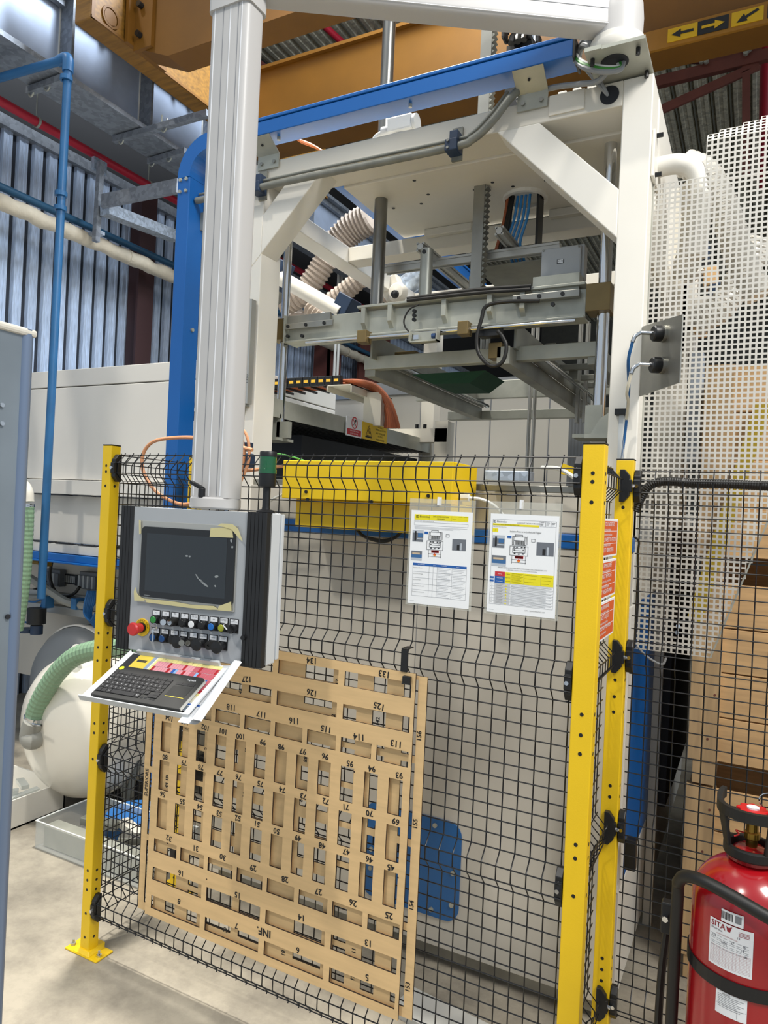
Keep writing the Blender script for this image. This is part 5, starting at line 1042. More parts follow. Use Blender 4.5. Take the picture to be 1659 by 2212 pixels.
# white machine cabinets farther back
bc = thing('white_cabinet', 'long cream machine enclosure with panel seams far behind the press', 'cabinet', at(950, 990, Y=6.5))
p, q = at(838, 850, Y=6.5), at(1232, 905, Y=6.5); mb = MB(); mb.box(p.x, at(1240, 940, Y=6.5).x, 6.5, 8, 0, at(900, 852, Y=6.5).z); wpart(mb, 'enclosure', mat('cream_panel', '#cdc8bb', .5), bc)
for x in (838, 907, 985, 1058, 1185): c = at(x, 940, Y=6.5); mb = MB(); mb.box(c.x - .004, c.x + .004, 6.495, 6.5, .1, at(900, 856, Y=6.5).z); wpart(mb, 'panel_seam', inkg, bc)
mb = MB(); mb.box(p.x - .3, at(1240, 940, Y=6.5).x, 6.47, 6.5, at(900, 852, Y=6.5).z, at(900, 825, Y=6.5).z); wpart(mb, 'top_band', mat('grey_band', '#9a9c9c', .5), bc)
bc = thing('white_cabinet', 'small white cabinet behind the white bracket left of the cream enclosure', 'cabinet', at(720, 890, Y=6.0))
p, q = at(670, 866, Y=6.0), at(790, 866, Y=6.0); mb = MB(); mb.box(p.x, q.x, 6.0, 6.4, 0, p.z); wpart(mb, 'body', panelw, bc); mb = MB(); mb.box(p.x, q.x, 5.98, 6.0, p.z, at(720, 848, Y=6).z); wpart(mb, 'top_band', mat('blue_grey_band', '#7d8896', .5), bc)
sc2 = thing('strip_curtain', 'grey ribbed curtain behind the right press column', 'curtain', at(1255, 940, Y=5.5))
for k in range(6): p = at(1236 + 7 * k, 905, Y=5.3); mb = MB(); mb.cyl((p.x, 5.3, 1.5), (p.x, 5.3, 2.72), .022, 8); wpart(mb, 'strip', mat('grey_strip', '#7b7e80', .45), sc2, smooth=True)
# mid distance extraction pipes, fabric hoses, clamps
def corr(pts, Y, r, m, label, nm='fabric_hose', pitch=.035, amp=.12):
    P_ = smoothpath([at(x, y, Y=Y) for x, y in pts], 12); L_ = sum((P_[i + 1] - P_[i]).length for i in range(len(P_) - 1)); n_ = int(L_ / pitch * 2)
    out = []; d_ = 0; tgt = 0; step = L_ / n_; i = 0
    cum = [0]
    for i in range(len(P_) - 1): cum.append(cum[-1] + (P_[i + 1] - P_[i]).length)
    j = 0
    for k in range(n_ + 1):
        t = k * step
        while j < len(cum) - 2 and cum[j + 1] < t: j += 1
        out.append(P_[j].lerp(P_[j + 1], min(1, (t - cum[j]) / max(1e-6, cum[j + 1] - cum[j]))))
    mb = MB(); mb.tube(out, r, 14, rf=lambda i: r * (1 + (amp if i % 2 else -amp * .3))); return tag(mb.build(nm, m), label, 'hose')
corr([(800, 470), (760, 495), (725, 530)], 5.0, .115, fabric, 'wide beige fabric hose bending at the top behind the side beam')
corr([(705, 560), (680, 600), (655, 632), (620, 655)], 4.6, .085, fabric, 'beige fabric hose rising diagonally behind the left guide rod')
corr([(780, 600), (745, 630), (712, 655)], 4.4, .065, fabric, 'shorter beige fabric hose right of the diagonal one')
corr([(672, 662), (684, 676), (702, 690)], 4.2, .065, fabric, 'stubby beige fabric hose below the white bar')
corr([(870, 655), (845, 640), (828, 630)], 4.6, .06, fabric, 'beige fabric hose behind the dark lift cylinder')
corr([(640, 700), (620, 648), (592, 610)], 4.9, .085, fabric, 'beige fabric hose partly hidden by the left press column')
def rod(a, b, Y, r, m, label, nm, cat):
    mb = MB(); mb.cyl(at(*a, Y=Y), at(*b, Y=Y), r, 16); return tag(mb.build(nm, m, smooth=True), label, cat)
rod((552, 570), (738, 676), 4.0, .052, white2, 'thick cream tube crossing diagonally behind the left guide rod', 'cream_tube', 'pipe')
rod((702, 684), (780, 712), 4.15, .05, galv, 'short galvanised tube end under the cream tube', 'tube_end', 'pipe')
rod((560, 590), (600, 640), 4.3, .09, steel, 'shiny steel duct end beside the left press column', 'steel_duct', 'duct')
rod((866, 625), (915, 590), 4.6, .075, galv, 'galvanised duct elbow behind the pneumatic cylinder', 'duct_elbow', 'duct')
for (x, y, lab) in ((600, 592, 'navy clamp block on the cream tube beside the guide rod'), (742, 672, 'navy clamp block at the lower end of the cream tube')):
    c = at(x, y, Y=4.02); mb = MB(); M_ = Matrix.Translation(c) @ Matrix.Rotation(R(30), 4, 'Y'); mb.box(-.06, .06, -.06, .07, -.10, .10, M_); tag(mb.build('clamp_block', navy, bevel=.006), lab, 'clamp')
cmx = thing('smoke_detector', 'white boxed sensor with dark dome behind the lift cylinder', 'sensor', at(855, 628, Y=4.2))
c = at(852, 622, Y=4.2); mb = MB(); M_ = Matrix.Translation(c) @ Matrix.Rotation(R(-25), 4, 'Y'); mb.box(-.08, .05, -.03, .06, -.07, .08, M_); wpart(mb, 'box', white2, cmx, bevel=.008)
mb = MB(); c2 = at(862, 634, Y=4.15); mb.lathe([(.065, 0), (.065, .03), (.05, .05), (0, .06)], c2, 20, (0, -1, 0)); wpart(mb, 'round_head', white2, cmx, smooth=True)
mb = MB(); mb.lathe([(.028, 0), (.024, .02), (0, .03)], c2 + Vector((0, -.05, -.02)), 16, (0, -1, -.2)); wpart(mb, 'dome', black, cmx, smooth=True)
# second blue duct running back over the left side beam
mb = MB(); p, q = at(640, 385, Z=3.75), at(900, 585, Z=3.75); b2 = thing('side_cable_duct', 'blue cable duct running back above the left side beam', 'duct', (p.x, p.y, 3.7))
mb.box(-2.05, -1.93, 2.99, 5.3, 3.62, 3.70); wpart(mb, 'duct_run', blue, b2, bevel=.003); mb = MB(); mb.box(-2.06, -1.92, 2.99, 5.3, 3.702, 3.715); wpart(mb, 'lid', blue, b2)

# ================================================================ LEFT SIDE: OVEN HOUSING, VESSELS, HOSES, TRAYS
ov = thing('oven_housing', 'large white oven housing with seams and blue rail on the left side', 'machine', (-4.5, 3.5, 1.0))
def ob(name, m, x0, x1, y0, y1, z0, z1, bevel=.004): mb = MB(); mb.box(x0, x1, y0, y1, z0, z1); return wpart(mb, name, m, ov, bevel=bevel)
ob('upper_panel', panelw2 if 'panelw2' in globals() else mat('oven_white', '#dcd8d0', .42, var=.03, vs=2), -6.0, -3.05, 3.5, 4.9, 2.045, 2.715)
OW = MATS['oven_white']
ob('top_band', OW, -6.0, -3.05, 3.5, 4.9, 2.723, 2.845); ob('lip', OW, -6.0, -3.05, 3.44, 3.6, 1.935, 2.038)
ob('middle_panel', OW, -6.0, -3.05, 3.52, 3.6, 1.585, 1.935); ob('lower_band', OW, -6.0, -3.05, 3.50, 3.6, 1.507, 1.575)
ob('blue_rail', blue, -6.0, -3.05, 3.47, 3.62, 1.452, 1.503); ob('blue_rail_lip', blue, -6.0, -3.05, 3.45, 3.62, 1.438, 1.452)
ob('back_panel', mat('inner_cream', '#cfc9bd', .5), -6.0, -3.05, 3.95, 4.0, .4, 1.44); ob('steel_channel', zinc, -5.0, -3.05, 3.75, 3.9, 1.40, 1.43)
for k in range(9):
    for z in (1.93, 1.578): mb = MB(); x = -5.25 + .24 * k; mb.box(x, x + .19, 3.497 if z < 1.7 else 3.437, 3.52, z - .004, z + .003); wpart(mb, 'hinge_gap', darkg, ov)
ob('profile_rail', alu, -5.2, -3.05, 3.78, 3.84, 1.10, 1.16); ob('profile_rail', alu, -5.2, -3.05, 3.76, 3.84, 1.0, 1.06); ob('support_leg', mat('inner_cream', '#cfc9bd', .5), -4.42, -4.20, 3.85, 3.94, 0, 1.0); ob('support_leg', MATS['inner_cream'], -3.2, -3.08, 3.85, 3.94, 0, 1.4)
def modbox(x0, x1, yt, yb, lab, face):
    p, q = at(x0, yt, Y=3.88), at(x1, yb, Y=3.88); r_ = thing('terminal_module', lab, 'module', p); mb = MB(); mb.box(p.x, q.x, 3.88, 3.94, q.z, p.z); wpart(mb, 'housing', mat('module_grey', '#6d7074', .5), r_, bevel=.004)
    mb = MB(); mb.box(p.x - .04, p.x, 3.87, 3.94, q.z + .02, p.z - .03); wpart(mb, 'end_piece', black, r_, bevel=.004)
    n_ = face; w = (q.x - p.x) / n_
    for k in range(n_): mb = MB(); mb.box(p.x + w * k + .002, p.x + w * (k + 1) - .002, 3.865, 3.88, q.z + .01, p.z - .03); wpart(mb, 'connector_strip', mat('module_pale', '#b9bbb9', .5) if k % 2 == 0 else MATS['module_grey'], r_)
modbox(97, 128, 1228, 1268, 'grey valve module under the blue rail nearest the green hose', 4); modbox(172, 208, 1234, 1276, 'grey valve terminal under the blue rail beside the yellow post', 8)
gr = thing('vent_grille', 'black framed slotted vent between the two modules under the blue rail', 'grille', at(150, 1250, Y=3.93)); p, q = at(129, 1238, Y=3.93), at(170, 1264, Y=3.93)
mb = MB(); mb.box(p.x, q.x, 3.93, 3.95, q.z, p.z); wpart(mb, 'frame', black, gr)
for k in range(9): w = (q.x - p.x) / 9; mb = MB(); mb.box(p.x + w * k + .004, p.x + w * (k + 1) - .004, 3.925, 3.93, q.z + .012, p.z - .012); wpart(mb, 'slat', alu, gr)
hose([(40, 1262), (62, 1275), (85, 1268), (100, 1255)], 3.8, .008, rubber, 'short black cable hanging between the green hose and the first module', 'black_cable', 'cable')
hose([(112, 1212), (108, 1245), (118, 1275), (140, 1289), (160, 1282), (172, 1268)], 3.75, .012, rubber, 'black cable looping between the two modules under the blue rail', 'black_cable', 'cable')
hose([(62, 1247), (85, 1262), (118, 1284), (150, 1302), (205, 1310), (260, 1312)], 3.7, .032, mat('matt_grey_tube', '#9c9b93', .5, var=.1), 'thick grey tube slanting under the modules', 'grey_tube', 'pipe')
hose([(50, 1290), (100, 1292), (150, 1300), (215, 1308)], 3.76, .024, MATS['matt_grey_tube'], 'grey tube running level behind the slanting tube', 'grey_tube', 'pipe')
for k in range(6): hose([(190 + 3 * k, 1276), (184 + 4 * k, 1300), (182 + 3 * k, 1325), (195 + 2 * k, 1340 + 3 * k), (206 + 2 * k, 1325)], 3.62 + .01 * k, .008, blue_w, ('first', 'second', 'third', 'fourth', 'fifth', 'sixth')[k] + ' from the left of the blue air tubes hanging from the valve terminal', 'air_tube', 'hose', 'blue air tubes beside the yellow post')
hose([(52, 1298), (75, 1300), (92, 1296), (80, 1330), (62, 1344), (40, 1340)], 3.68, .008, blue_w, 'loose blue air tube looping below the green hose', 'air_tube')
for a, lab in (((90, 1288, 97, 1315), 'small blue clip on the level grey tube'), ((153, 1292, 163, 1318), 'blue clamp around the slanting grey tube')):
    p, q = at(a[0], a[1], Y=3.66), at(a[2], a[3], Y=3.66); mb = MB(); mb.box(p.x, q.x, 3.66, 3.74, q.z, p.z); tag(mb.build('tube_clamp', bluep, bevel=.004), lab, 'clamp')
vl = thing('water_valve', 'dark blue valve body with black filter below the modules', 'valve', at(75, 1350, Y=3.6))
for (x0, y0_, x1, y1_, m) in ((62, 1312, 86, 1350, black), (66, 1350, 82, 1372, navy), (40, 1356, 66, 1368, navy)): p, q = at(x0, y0_, Y=3.6), at(x1, y1_, Y=3.6); mb = MB(); mb.cyl(((p.x + q.x) / 2, 3.62, p.z), ((p.x + q.x) / 2, 3.62, q.z), (q.x - p.x) / 2, 12); wpart(mb, 'valve_section', m, vl, smooth=True)
mb = MB(); p = at(88, 1213, Y=3.6); mb.cyl(p, p - Vector((.11, 0, 0)), .025, 10); mb.box(p.x, p.x + .1, p.y - .02, p.y + .02, p.z - .03, p.z + .02); tag(mb.build('brass_valve', brassv), 'small brass valve with blue knob under the blue rail', 'valve')
# green suction hose at the left
def greenhose(pts, Y, r, lab):
    o = corr(pts, Y, r, greenh, lab, 'suction_hose', pitch=.03, amp=.05); return o
greenhose([(62, 1092), (60, 1150), (56, 1230), (48, 1300), (38, 1360)], 3.2, .036, 'green corrugated suction hose hanging vertically beside the foreground steel edge')
pe = thing('white_pipe_elbow', 'white pipe elbow with steel clamp above the vertical green hose', 'pipe', at(60, 1070, Y=3.2))
mb = MB(); mb.tube(smoothpath([at(35, 1042, Y=3.2), at(50, 1046, Y=3.2), at(60, 1062, Y=3.2), at(62, 1084, Y=3.2)]), .036, 14); wpart(mb, 'elbow', white2, pe, smooth=True)
c = at(61, 1095, Y=3.2); mb = MB(); mb.ring(c, .036, .041, .02, 16); mb.cyl(c + Vector((.03, -.03, .01)), c + Vector((.09, -.03, .01)), .004, 6); wpart(mb, 'hose_clamp', chrome, pe)
# vessels
vs_ = thing('cream_vessel', 'cream pressure vessel with domed end lying on the floor at the left', 'tank', (-3.58, 3.1, 0))
VC = at(187, 1562, Y=3.1); vr = .445
mb = MB(); mb.lathe([(vr, -1.6), (vr, 0), (vr * .985, .06), (vr * .93, .13), (vr * .80, .20), (vr * .6, .255), (vr * .35, .29), (0, .30)], VC, 48, (0, -1, 0)); wpart(mb, 'shell', creamv, vs_, smooth=True)
mb = MB(); mb.ring(VC + Vector((0, .02, 0)), vr, vr + .006, .03, 48, (0, -1, 0)); wpart(mb, 'weld_ring', creamv, vs_)
for dx in (-.2, .2): mb = MB(); mb.box(VC.x + dx - .05, VC.x + dx + .05, 3.2, 3.5, 0, VC.z - .35); wpart(mb, 'saddle', darkg, vs_)
nz = at(85, 1575, Y=2.87); mb = MB(); mb.lathe([(.075, -.10), (.062, 0), (.062, .03), (0, .03)], nz + Vector((.04, .06, 0)), 20, (-.5, -1, 0)); wpart(mb, 'nozzle', white, vs_, smooth=True)
cpz = at(66, 1585, Y=2.78); mb = MB(); mb.tube(smoothpath([nz + Vector((.02, .02, 0)), cpz + Vector((.03, .0, -.03)), cpz + Vector((-.005, -.0, -.01)), at(73, 1558, Y=2.78)], 6), .058, 16); wpart(mb, 'capped_elbow', MATS['matt_grey_tube'], vs_, smooth=True)
greenhose([(72, 1562), (80, 1530), (98, 1492), (125, 1452), (160, 1420), (205, 1404), (255, 1400), (290, 1398)], 2.80, .054, 'thick green ribbed hose arching over the cream vessel dome')
c = at(75, 1556, Y=2.8); mb = MB(); mb.ring(c, .054, .062, .03, 20, (.25, 0, 1)); mb.cyl(c + Vector((.05, -.05, 0)), c + Vector((.14, -.06, .01)), .006, 8); tag(mb.build('hose_clamp', chrome), 'steel T-bolt clamp on the lower end of the thick green hose', 'clamp')
mb = MB(); c = at(168, 1410, Y=2.95); mb.ring(c, .035, .05, .02, 20, (0, -1, .3)); tag(mb.build('lifting_ring', white), 'small white ring fitting on top of the cream vessel', 'ring')
mb = MB(); vc2 = Vector((at(135, 1500, Y=3.6).x, 3.64, .48)); r2_ = .46; mb.lathe([(0, .12), (r2_ * .5, .10), (r2_ * .85, .03), (r2_ * .97, -.04), (r2_, -.10), (r2_, -.29)], vc2, 48, (0, -1, 0)); v2 = thing('grey_vessel', 'big dark grey vessel lying behind the cream vessel', 'tank', (vc2.x, 3.75, 0)); wpart(mb, 'shell', greyvessel, v2, smooth=True)
mb = MB(); mb.ring(vc2 + Vector((0, .14, 0)), r2_, r2_ + .012, .06, 48, (0, -1, 0)); wpart(mb, 'pale_ring', OW, v2)
mb = MB(); mb.box(vc2.x - .3, vc2.x + .3, 3.72, 3.86, 0, vc2.z - .3); wpart(mb, 'saddle', darkg, v2)
# white tray with clear offcuts, acrylic tray with blocks
wt = thing('white_bin', 'low white sheet metal bin holding clear offcuts on the floor at the left', 'bin', (-3.9, 2.6, 0))
zt = at(16, 1734, X=-3.69).z
for (x0, x1, y0_, y1_) in ((-3.70, -3.69, 2.58, 3.0), (-4.5, -4.49, 2.58, 3.0), (-4.5, -3.69, 2.58, 2.59), (-4.5, -3.69, 2.99, 3.0)): mb = MB(); mb.box(x0, x1, y0_, y1_, 0, zt); wpart(mb, 'side_wall', white, wt)
mb = MB(); mb.box(-4.5, -3.69, 2.58, 3.0, 0, .01); wpart(mb, 'base', white, wt)
rr = random.Random(9)
for k, (x, y, a) in enumerate(((-3.80, 2.66, .5), (-3.86, 2.72, .9), (-3.92, 2.68, .2), (-3.78, 2.80, 1.3), (-3.9, 2.86, -.4), (-4.02, 2.75, .7))):
    M_ = Matrix.Translation((x, y, zt - .03 + .015 * (k % 3))) @ Matrix.Rotation(a, 4, 'Z') @ Matrix.Rotation(.15 * (k % 3 - 1), 4, 'Y'); mb = MB(); mb.box(-.07, .07, -.022, .022, -.012, .012, M_)
    tag(mb.build('clear_offcut', mat('clear_block', '#cfd4cf', .15, alpha=.6)), ('clear plastic offcut nearest the front of the white bin', 'steeply turned clear offcut in the left middle of the white bin', 'flat clear offcut lying parallel to the front of the white bin', 'clear offcut pointing to the back at the right side of the white bin', 'clear offcut against the back wall of the white bin', 'leftmost clear offcut in the white bin')[k], 'offcut', 'clear offcuts in the white bin')
at_ = thing('acrylic_tray', 'clear acrylic tray with steel bars inside on the floor beside the yellow post', 'tray', (-3.2, 2.6, 0))
AX0, AX1, AY0, AY1, AZ = -3.40, -2.62, 2.585, 3.0, .15
for (x0, x1, y0_, y1_) in ((AX0, AX1, AY0, AY0 + .006), (AX0, AX1, AY1 - .006, AY1), (AX0, AX0 + .006, AY0, AY1), (AX1 - .006, AX1, AY0, AY1)): mb = MB(); mb.box(x0, x1, y0_, y1_, 0, AZ); wpart(mb, 'side_wall', clearp, at_)
mb = MB(); mb.box(AX0, AX1, AY0, AY1, 0, .006); wpart(mb, 'base', clearp, at_)
mb = MB(); mb.tube([(AX0, AY0, AZ), (AX1, AY0, AZ), (AX1, AY1, AZ), (AX0, AY1, AZ), (AX0, AY0, AZ)], .004, 6); wpart(mb, 'rim', mat('clear_rim', '#e4e6e2', .2), at_)
tag(MB().box(AX0 + .03, AX1 - .03, AY0 + .03, AY0 + .12, .008, .12).build('steel_bar', zinc, bevel=.003), 'long grey steel bar at the front inside the acrylic tray', 'bar')
for k, (x, y, a, lab) in enumerate(((-3.15, 2.80, .2, 'short steel block leaning at the left inside the acrylic tray'), (-2.95, 2.84, -.3, 'wide pale plate lying across the acrylic tray'), (-2.82, 2.78, .6, 'small bright steel block at the right inside the acrylic tray'))):
    M_ = Matrix.Translation((x, y, .12)) @ Matrix.Rotation(a, 4, 'Z'); tag(MB().box(-.11, .11, -.03, .03, -.02, .02, M_).build('steel_block', (zinc, white2, steel)[k], bevel=.002), lab, 'block')
# pump group seen through the left mesh
pu = thing('blue_pump', 'blue round pump housing with screws seen through the left mesh', 'pump', (-2.75, 3.05, 0))
c = at(285, 1790, Y=3.0); mb = MB(); mb.lathe([(0, .10), (.14, .10), (.15, .09), (.15, -.06), (0, -.06)], c, 32, (0, -.12, 1)); wpart(mb, 'housing', mat('pump_blue', '#2f6cae', .4, var=.05), pu, smooth=True)
mb = MB(); mb.cyl((c.x, c.y, c.z - .06), (c.x + .05, c.y + .02, .03), .13, 24); wpart(mb, 'motor_base', mat('dark_motor', '#3a3a38', .5), pu, smooth=True)
for x, y in ((265, 1842), (277, 1844), (264, 1856), (277, 1858)): p = at(x, y, Y=2.86); mb = MB(); mb.cyl(p, p + Vector((0, .03, 0)), .009, 8); wpart(mb, 'screw', chrome, pu)
for k, pts in enumerate(([(255, 1650), (265, 1690), (275, 1730), (300, 1760)], [(300, 1640), (285, 1690), (282, 1735), (310, 1765)], [(240, 1640), (262, 1652), (285, 1640), (300, 1650)])): hose(pts, 3.15, .022, conduit, ('left', 'right', 'upper')[k] + ' bent grey pipe above the blue pump', 'grey_pipe', 'pipe')
mb = MB(); p, q = at(228, 1640, Y=3.3), at(310, 1760, Y=3.3); mb.box(p.x, q.x, 3.3, 3.5, q.z, p.z); mb.box(p.x + .05, p.x + .15, 3.32, 3.48, 0, q.z); tag(mb.build('dark_machine_block', mat('dark_block', '#4a4b4b', .5), bevel=.01), 'dark grey machine block behind the bent grey pipes', 'machine')

# foreground steel edge at the far left
fg = thing('steel_partition', 'blurred galvanised steel partition edge in the left foreground with tape on top', 'partition', (-.9, .5, 0))
e0 = at(68, 745, X=-.90); mb = MB(); mb.box(-.93, -.90, .25, e0.y - .012, 0, e0.z + .02); wpart(mb, 'sheet', mat('foreground_galvanised', '#8f9aa3', .42, .45, var=.15, vs=6), fg)
mb = MB(); mb.cyl((-.905, e0.y - .006, 0), (-.905, e0.y - .006, e0.z + .02), .010, 12); wpart(mb, 'folded_edge', mat('fold_blue_grey', '#7f8fa8', .35, .5), fg, smooth=True)
mb = MB(); mb.box(-.935, -.895, .25, e0.y + .006, e0.z + .01, at(68, 712, X=-.9).z); wpart(mb, 'translucent_tape', mat('milky_tape', '#e2ddd0', .6), fg, bevel=.004)
for x, y in ((16, 1332), (4, 915), (4, 875)): p = at(x, y, X=-.899); mb = MB(); mb.cyl(p, p + Vector((.002, 0, 0)), .0035 if y > 1000 else .003, 10); wpart(mb, 'punched_hole', darkg if y > 1000 else chrome, fg)

# ================================================================ RIGHT SIDE: PERFORATED SHEETS, GAUGE PLATE, CRATES
def perf(name, label, poly, y, pitch=.0200, hole=.0125, bend=None):
    """sheet with square holes in plane Y=y inside the polygon poly [(x,z)]"""
    root = thing(name, label, 'screen', (poly[0][0], y, poly[0][1]))
    def inside(x, z):
        c = False; n_ = len(poly)
        for i in range(n_):
            (xa, za), (xb, zb) = poly[i], poly[(i + 1) % n_]
            if (za > z) != (zb > z) and x < (xb - xa) * (z - za) / (zb - za) + xa: c = not c
        return c
    x0, x1 = min(p[0] for p in poly), max(p[0] for p in poly); z0, z1 = min(p[1] for p in poly), max(p[1] for p in poly)
    nx, nz = int((x1 - x0) / pitch) + 1, int((z1 - z0) / pitch) + 1; mb = MB(); hw = hole / 2; t = .0015
    for i in range(nx):
        for j in range(nz):
            cx_, cz_ = x0 + (i + .5) * pitch, z0 + (j + .5) * pitch
            if not inside(cx_, cz_): continue
            a, b, c, d = cx_ - pitch / 2, cx_ + pitch / 2, cz_ - pitch / 2, cz_ + pitch / 2
            o = [(a, c), (b, c), (b, d), (a, d)]; h = [(cx_ - hw, cz_ - hw), (cx_ + hw, cz_ - hw), (cx_ + hw, cz_ + hw), (cx_ - hw, cz_ + hw)]
            off = (lambda z: y + (bend(z) if bend else 0))
            V = [(px_, off(pz_), pz_) for px_, pz_ in o + h] + [(px_, off(pz_) + t, pz_) for px_, pz_ in h]
            mb.add(V, [(k, (k + 1) % 4, 4 + (k + 1) % 4, 4 + k) for k in range(4)] + [(4 + k, 4 + (k + 1) % 4, 8 + (k + 1) % 4, 8 + k) for k in range(4)])
    me = bpy.data.meshes.new('sheet'); me.from_pydata(mb.v, [], mb.f); me.materials.append(perfm)
    o = bpy.data.objects.new('perforated_sheet', me); COL.objects.link(o); o.parent = root; o.location = -root.location; return root
ps = perf('perforated_guard', 'white perforated guard sheet with slanted lower edge beside the right press column', [(-.402, 1.43), (-.13, 1.43), (.04, 1.96), (.30, 2.75), (.30, 3.235), (-.402, 3.235)], 2.90)
mb = MB(); mb.box(-.406, -.402, 2.895, 2.905, 1.43, 3.23); wpart(mb, 'edge_strip', zinc, ps)
mb = MB(); mb.prism([(-.13, 2.895, 1.43), (-.124, 2.895, 1.43), (.306, 2.895, 2.75), (.30, 2.895, 2.75)], (0, .012, 0)); wpart(mb, 'edge_strip', zinc, ps)
for x, y in ((1465, 1352), (1463, 1366)): p = at(x, y, Y=2.895); mb = MB(); mb.cyl(p, p - Vector((0, .006, 0)), .008, 8); wpart(mb, 'screw', chrome, ps)
perf('perforated_guard', 'upper white perforated guard sheet standing higher at the right edge', [(-.222, 3.20), (.30, 3.20), (.30, 3.56), (-.222, 3.42)], 2.93, bend=lambda z: max(0, z - 3.38) * .9)
gp = thing('gauge_plate', 'angled steel plate with two black couplings on the right press column', 'plate', (-.405, 2.80, 2.36))
gd = Vector((.50, -.866, 0)); ga_ = Vector((-.405, 2.80, 0)); L_ = .33
mb = MB(); mb.prism([ga_ + UP * 2.392, ga_ + gd * L_ + UP * 2.385, ga_ + gd * L_ + UP * 2.61, ga_ + UP * 2.655], Vector((.866, .5, 0)) * .004); wpart(mb, 'plate', steel, gp)
gn = Vector((-.866, -.5, 0))
for zz, nm, hm in ((2.578, 'upper', blue_w), (2.468, 'lower', mat('cream_tube', '#d9d2bd', .4))):
    c = ga_ + gd * (L_ * .60) + UP * zz
    mb = MB(); mb.lathe([(0, .0), (.030, 0), (.030, .010), (.026, .012), (0, .012)], c, 24, gn); wpart(mb, 'coupling_base', steel, gp, smooth=True)
    mb = MB(); mb.lathe([(.026, .010), (.028, .014), (.028, .038), (.024, .042), (0, .042)], c, 24, gn); k_ = wpart(mb, 'black_coupling', black, gp, smooth=True)
    a0 = c + gn * .042; a1 = c + gn * .085 + gd * .0; a2 = c + gn * .105 - UP * .015; a3 = c + gn * .112 - UP * .035
    mb = MB(); mb.tube([a0, a1, a2, a3], .0075, 10); wpart(mb, 'metal_fitting', chrome, gp, smooth=True)
    mb = MB(); e1 = Vector((-.44, 2.755, 2.30)); mb.tube(smoothpath([a3, a3 - UP * .06 + gd * -.03, a3.lerp(e1, .6), e1, Vector((-.452, 2.775, 2.16)), Vector((-.455, 2.78, 1.98))], 6), .0055, 8); tag(mb.build('pneumatic_tube', hm, smooth=True), nm + ' tube running down the right press column from the gauge plate', 'hose')
mb = MB(); p = at(1342, 890, Y=2.78); mb.box(p.x - .022, p.x + .022, 2.765, 2.80, p.z - .012, p.z + .012); tag(mb.build('tube_holder', black, bevel=.002), 'small black holder pinning two tubes to the right press column', 'clip')
mb = MB(); p2 = at(1338, 992, Y=2.785); mb.box(p.x - .008, p.x + .008, 2.785, 2.80, 1.95, p.z - .012); tag(mb.build('tube_sheath', mat('frosted_sheath', '#cfd3d4', .3)), 'frosted vertical sheath below the black tube holder', 'sheath')
# right rod foot
rf = thing('rod_stop', 'triangular grey steel stop plate at the foot of the right guide rod', 'bracket', at(1300, 930, Y=2.9))
a, b, c = at(1334, 878, Y=2.86), at(1334, 938, Y=2.86), at(1275, 938, Y=2.86); d = at(1295, 905, Y=2.86)
mb = MB(); mb.prism([a, b, c, d], (0, .08, 0)); wpart(mb, 'gusset', zinc, rf); mb = MB(); mb.box(at(1262, 940, Y=2.84).x, a.x, 2.84, 2.98, b.z - .016, b.z); wpart(mb, 'base_plate', zinc, rf)
# flexible hoses behind the perforated sheet
corr([(1478, 352), (1520, 372), (1550, 420), (1575, 480), (1600, 560), (1640, 640)], 3.15, .055, mat('clear_flex', '#d6d2c8', .3, alpha=.9), 'translucent ribbed hose arching down behind the upper perforated sheet', 'flex_hose', .022, .06)
corr([(1495, 400), (1500, 470), (1490, 540), (1475, 600)], 3.25, .05, white2, 'pale ribbed hose dropping behind the lower perforated sheet', 'flex_hose', .03, .06)
corr([(1640, 520), (1600, 600), (1560, 660), (1500, 700)], 3.4, .06, MATS['clear_flex'], 'translucent ribbed hose crossing low behind the lower perforated sheet', 'flex_hose', .022, .06)
mbx = thing('vacuum_manifold', 'white vacuum manifold with blue and tan fittings behind the perforated sheet', 'manifold', at(1510, 600, Y=3.6))
for (x0, y0_, x1, y1_, m) in ((1432, 410, 1470, 1130, white2), (1475, 560, 1500, 760, white), (1500, 520, 1530, 560, navy), (1520, 575, 1550, 615, pine), (1530, 610, 1560, 650, navy), (1495, 640, 1540, 690, white), (1480, 700, 1525, 720, pine), (1490, 760, 1510, 1000, galv)):
    p, q = at(x0, y0_, Y=3.6), at(x1, y1_, Y=3.6); mb = MB(); mb.box(p.x, q.x, 3.6, 3.7, q.z, p.z); wpart(mb, 'fitting', m, mbx, bevel=.01)
mb = MB(); mb.cyl(at(1470, 560, Y=3.5), at(1500, 600, Y=3.5), .05, 14); wpart(mb, 'pipe_stub', white, mbx)
mb = MB(); mb.box(-.40, -.36, 3.62, 3.66, 0, 3.3); wpart(mb, 'stand_post', white2, mbx)
# big corrugated black hose along the fence top
corr([(1372, 1105), (1385, 1075), (1405, 1048), (1440, 1040), (1500, 1044), (1580, 1046), (1659, 1050), (1720, 1052)], 2.76, .016, rubber, 'black corrugated conduit running along the top of the right mesh panel', 'corrugated_conduit', .008, .08)
for k, pts in enumerate(([(1368, 1158), (1380, 1170), (1378, 1200), (1378, 1300), (1370, 1400)], [(1375, 1395), (1400, 1420), (1430, 1435), (1440, 1418)])): hose(pts, 2.76, .004, rubber if k == 0 else grey_w, ('thin black cable down the press corner behind the rear post', 'thin grey cable sagging below the perforated guard')[k], 'thin_cable', 'cable')
mb = MB(); p, q = at(1350, 1812, Y=2.765), at(1372, 1884, Y=2.765); mb.box(p.x, q.x, 2.76, 2.80, q.z, p.z); tag(mb.build('door_latch', black, bevel=.005), 'black door latch on the press corner behind the rear fence post', 'latch')
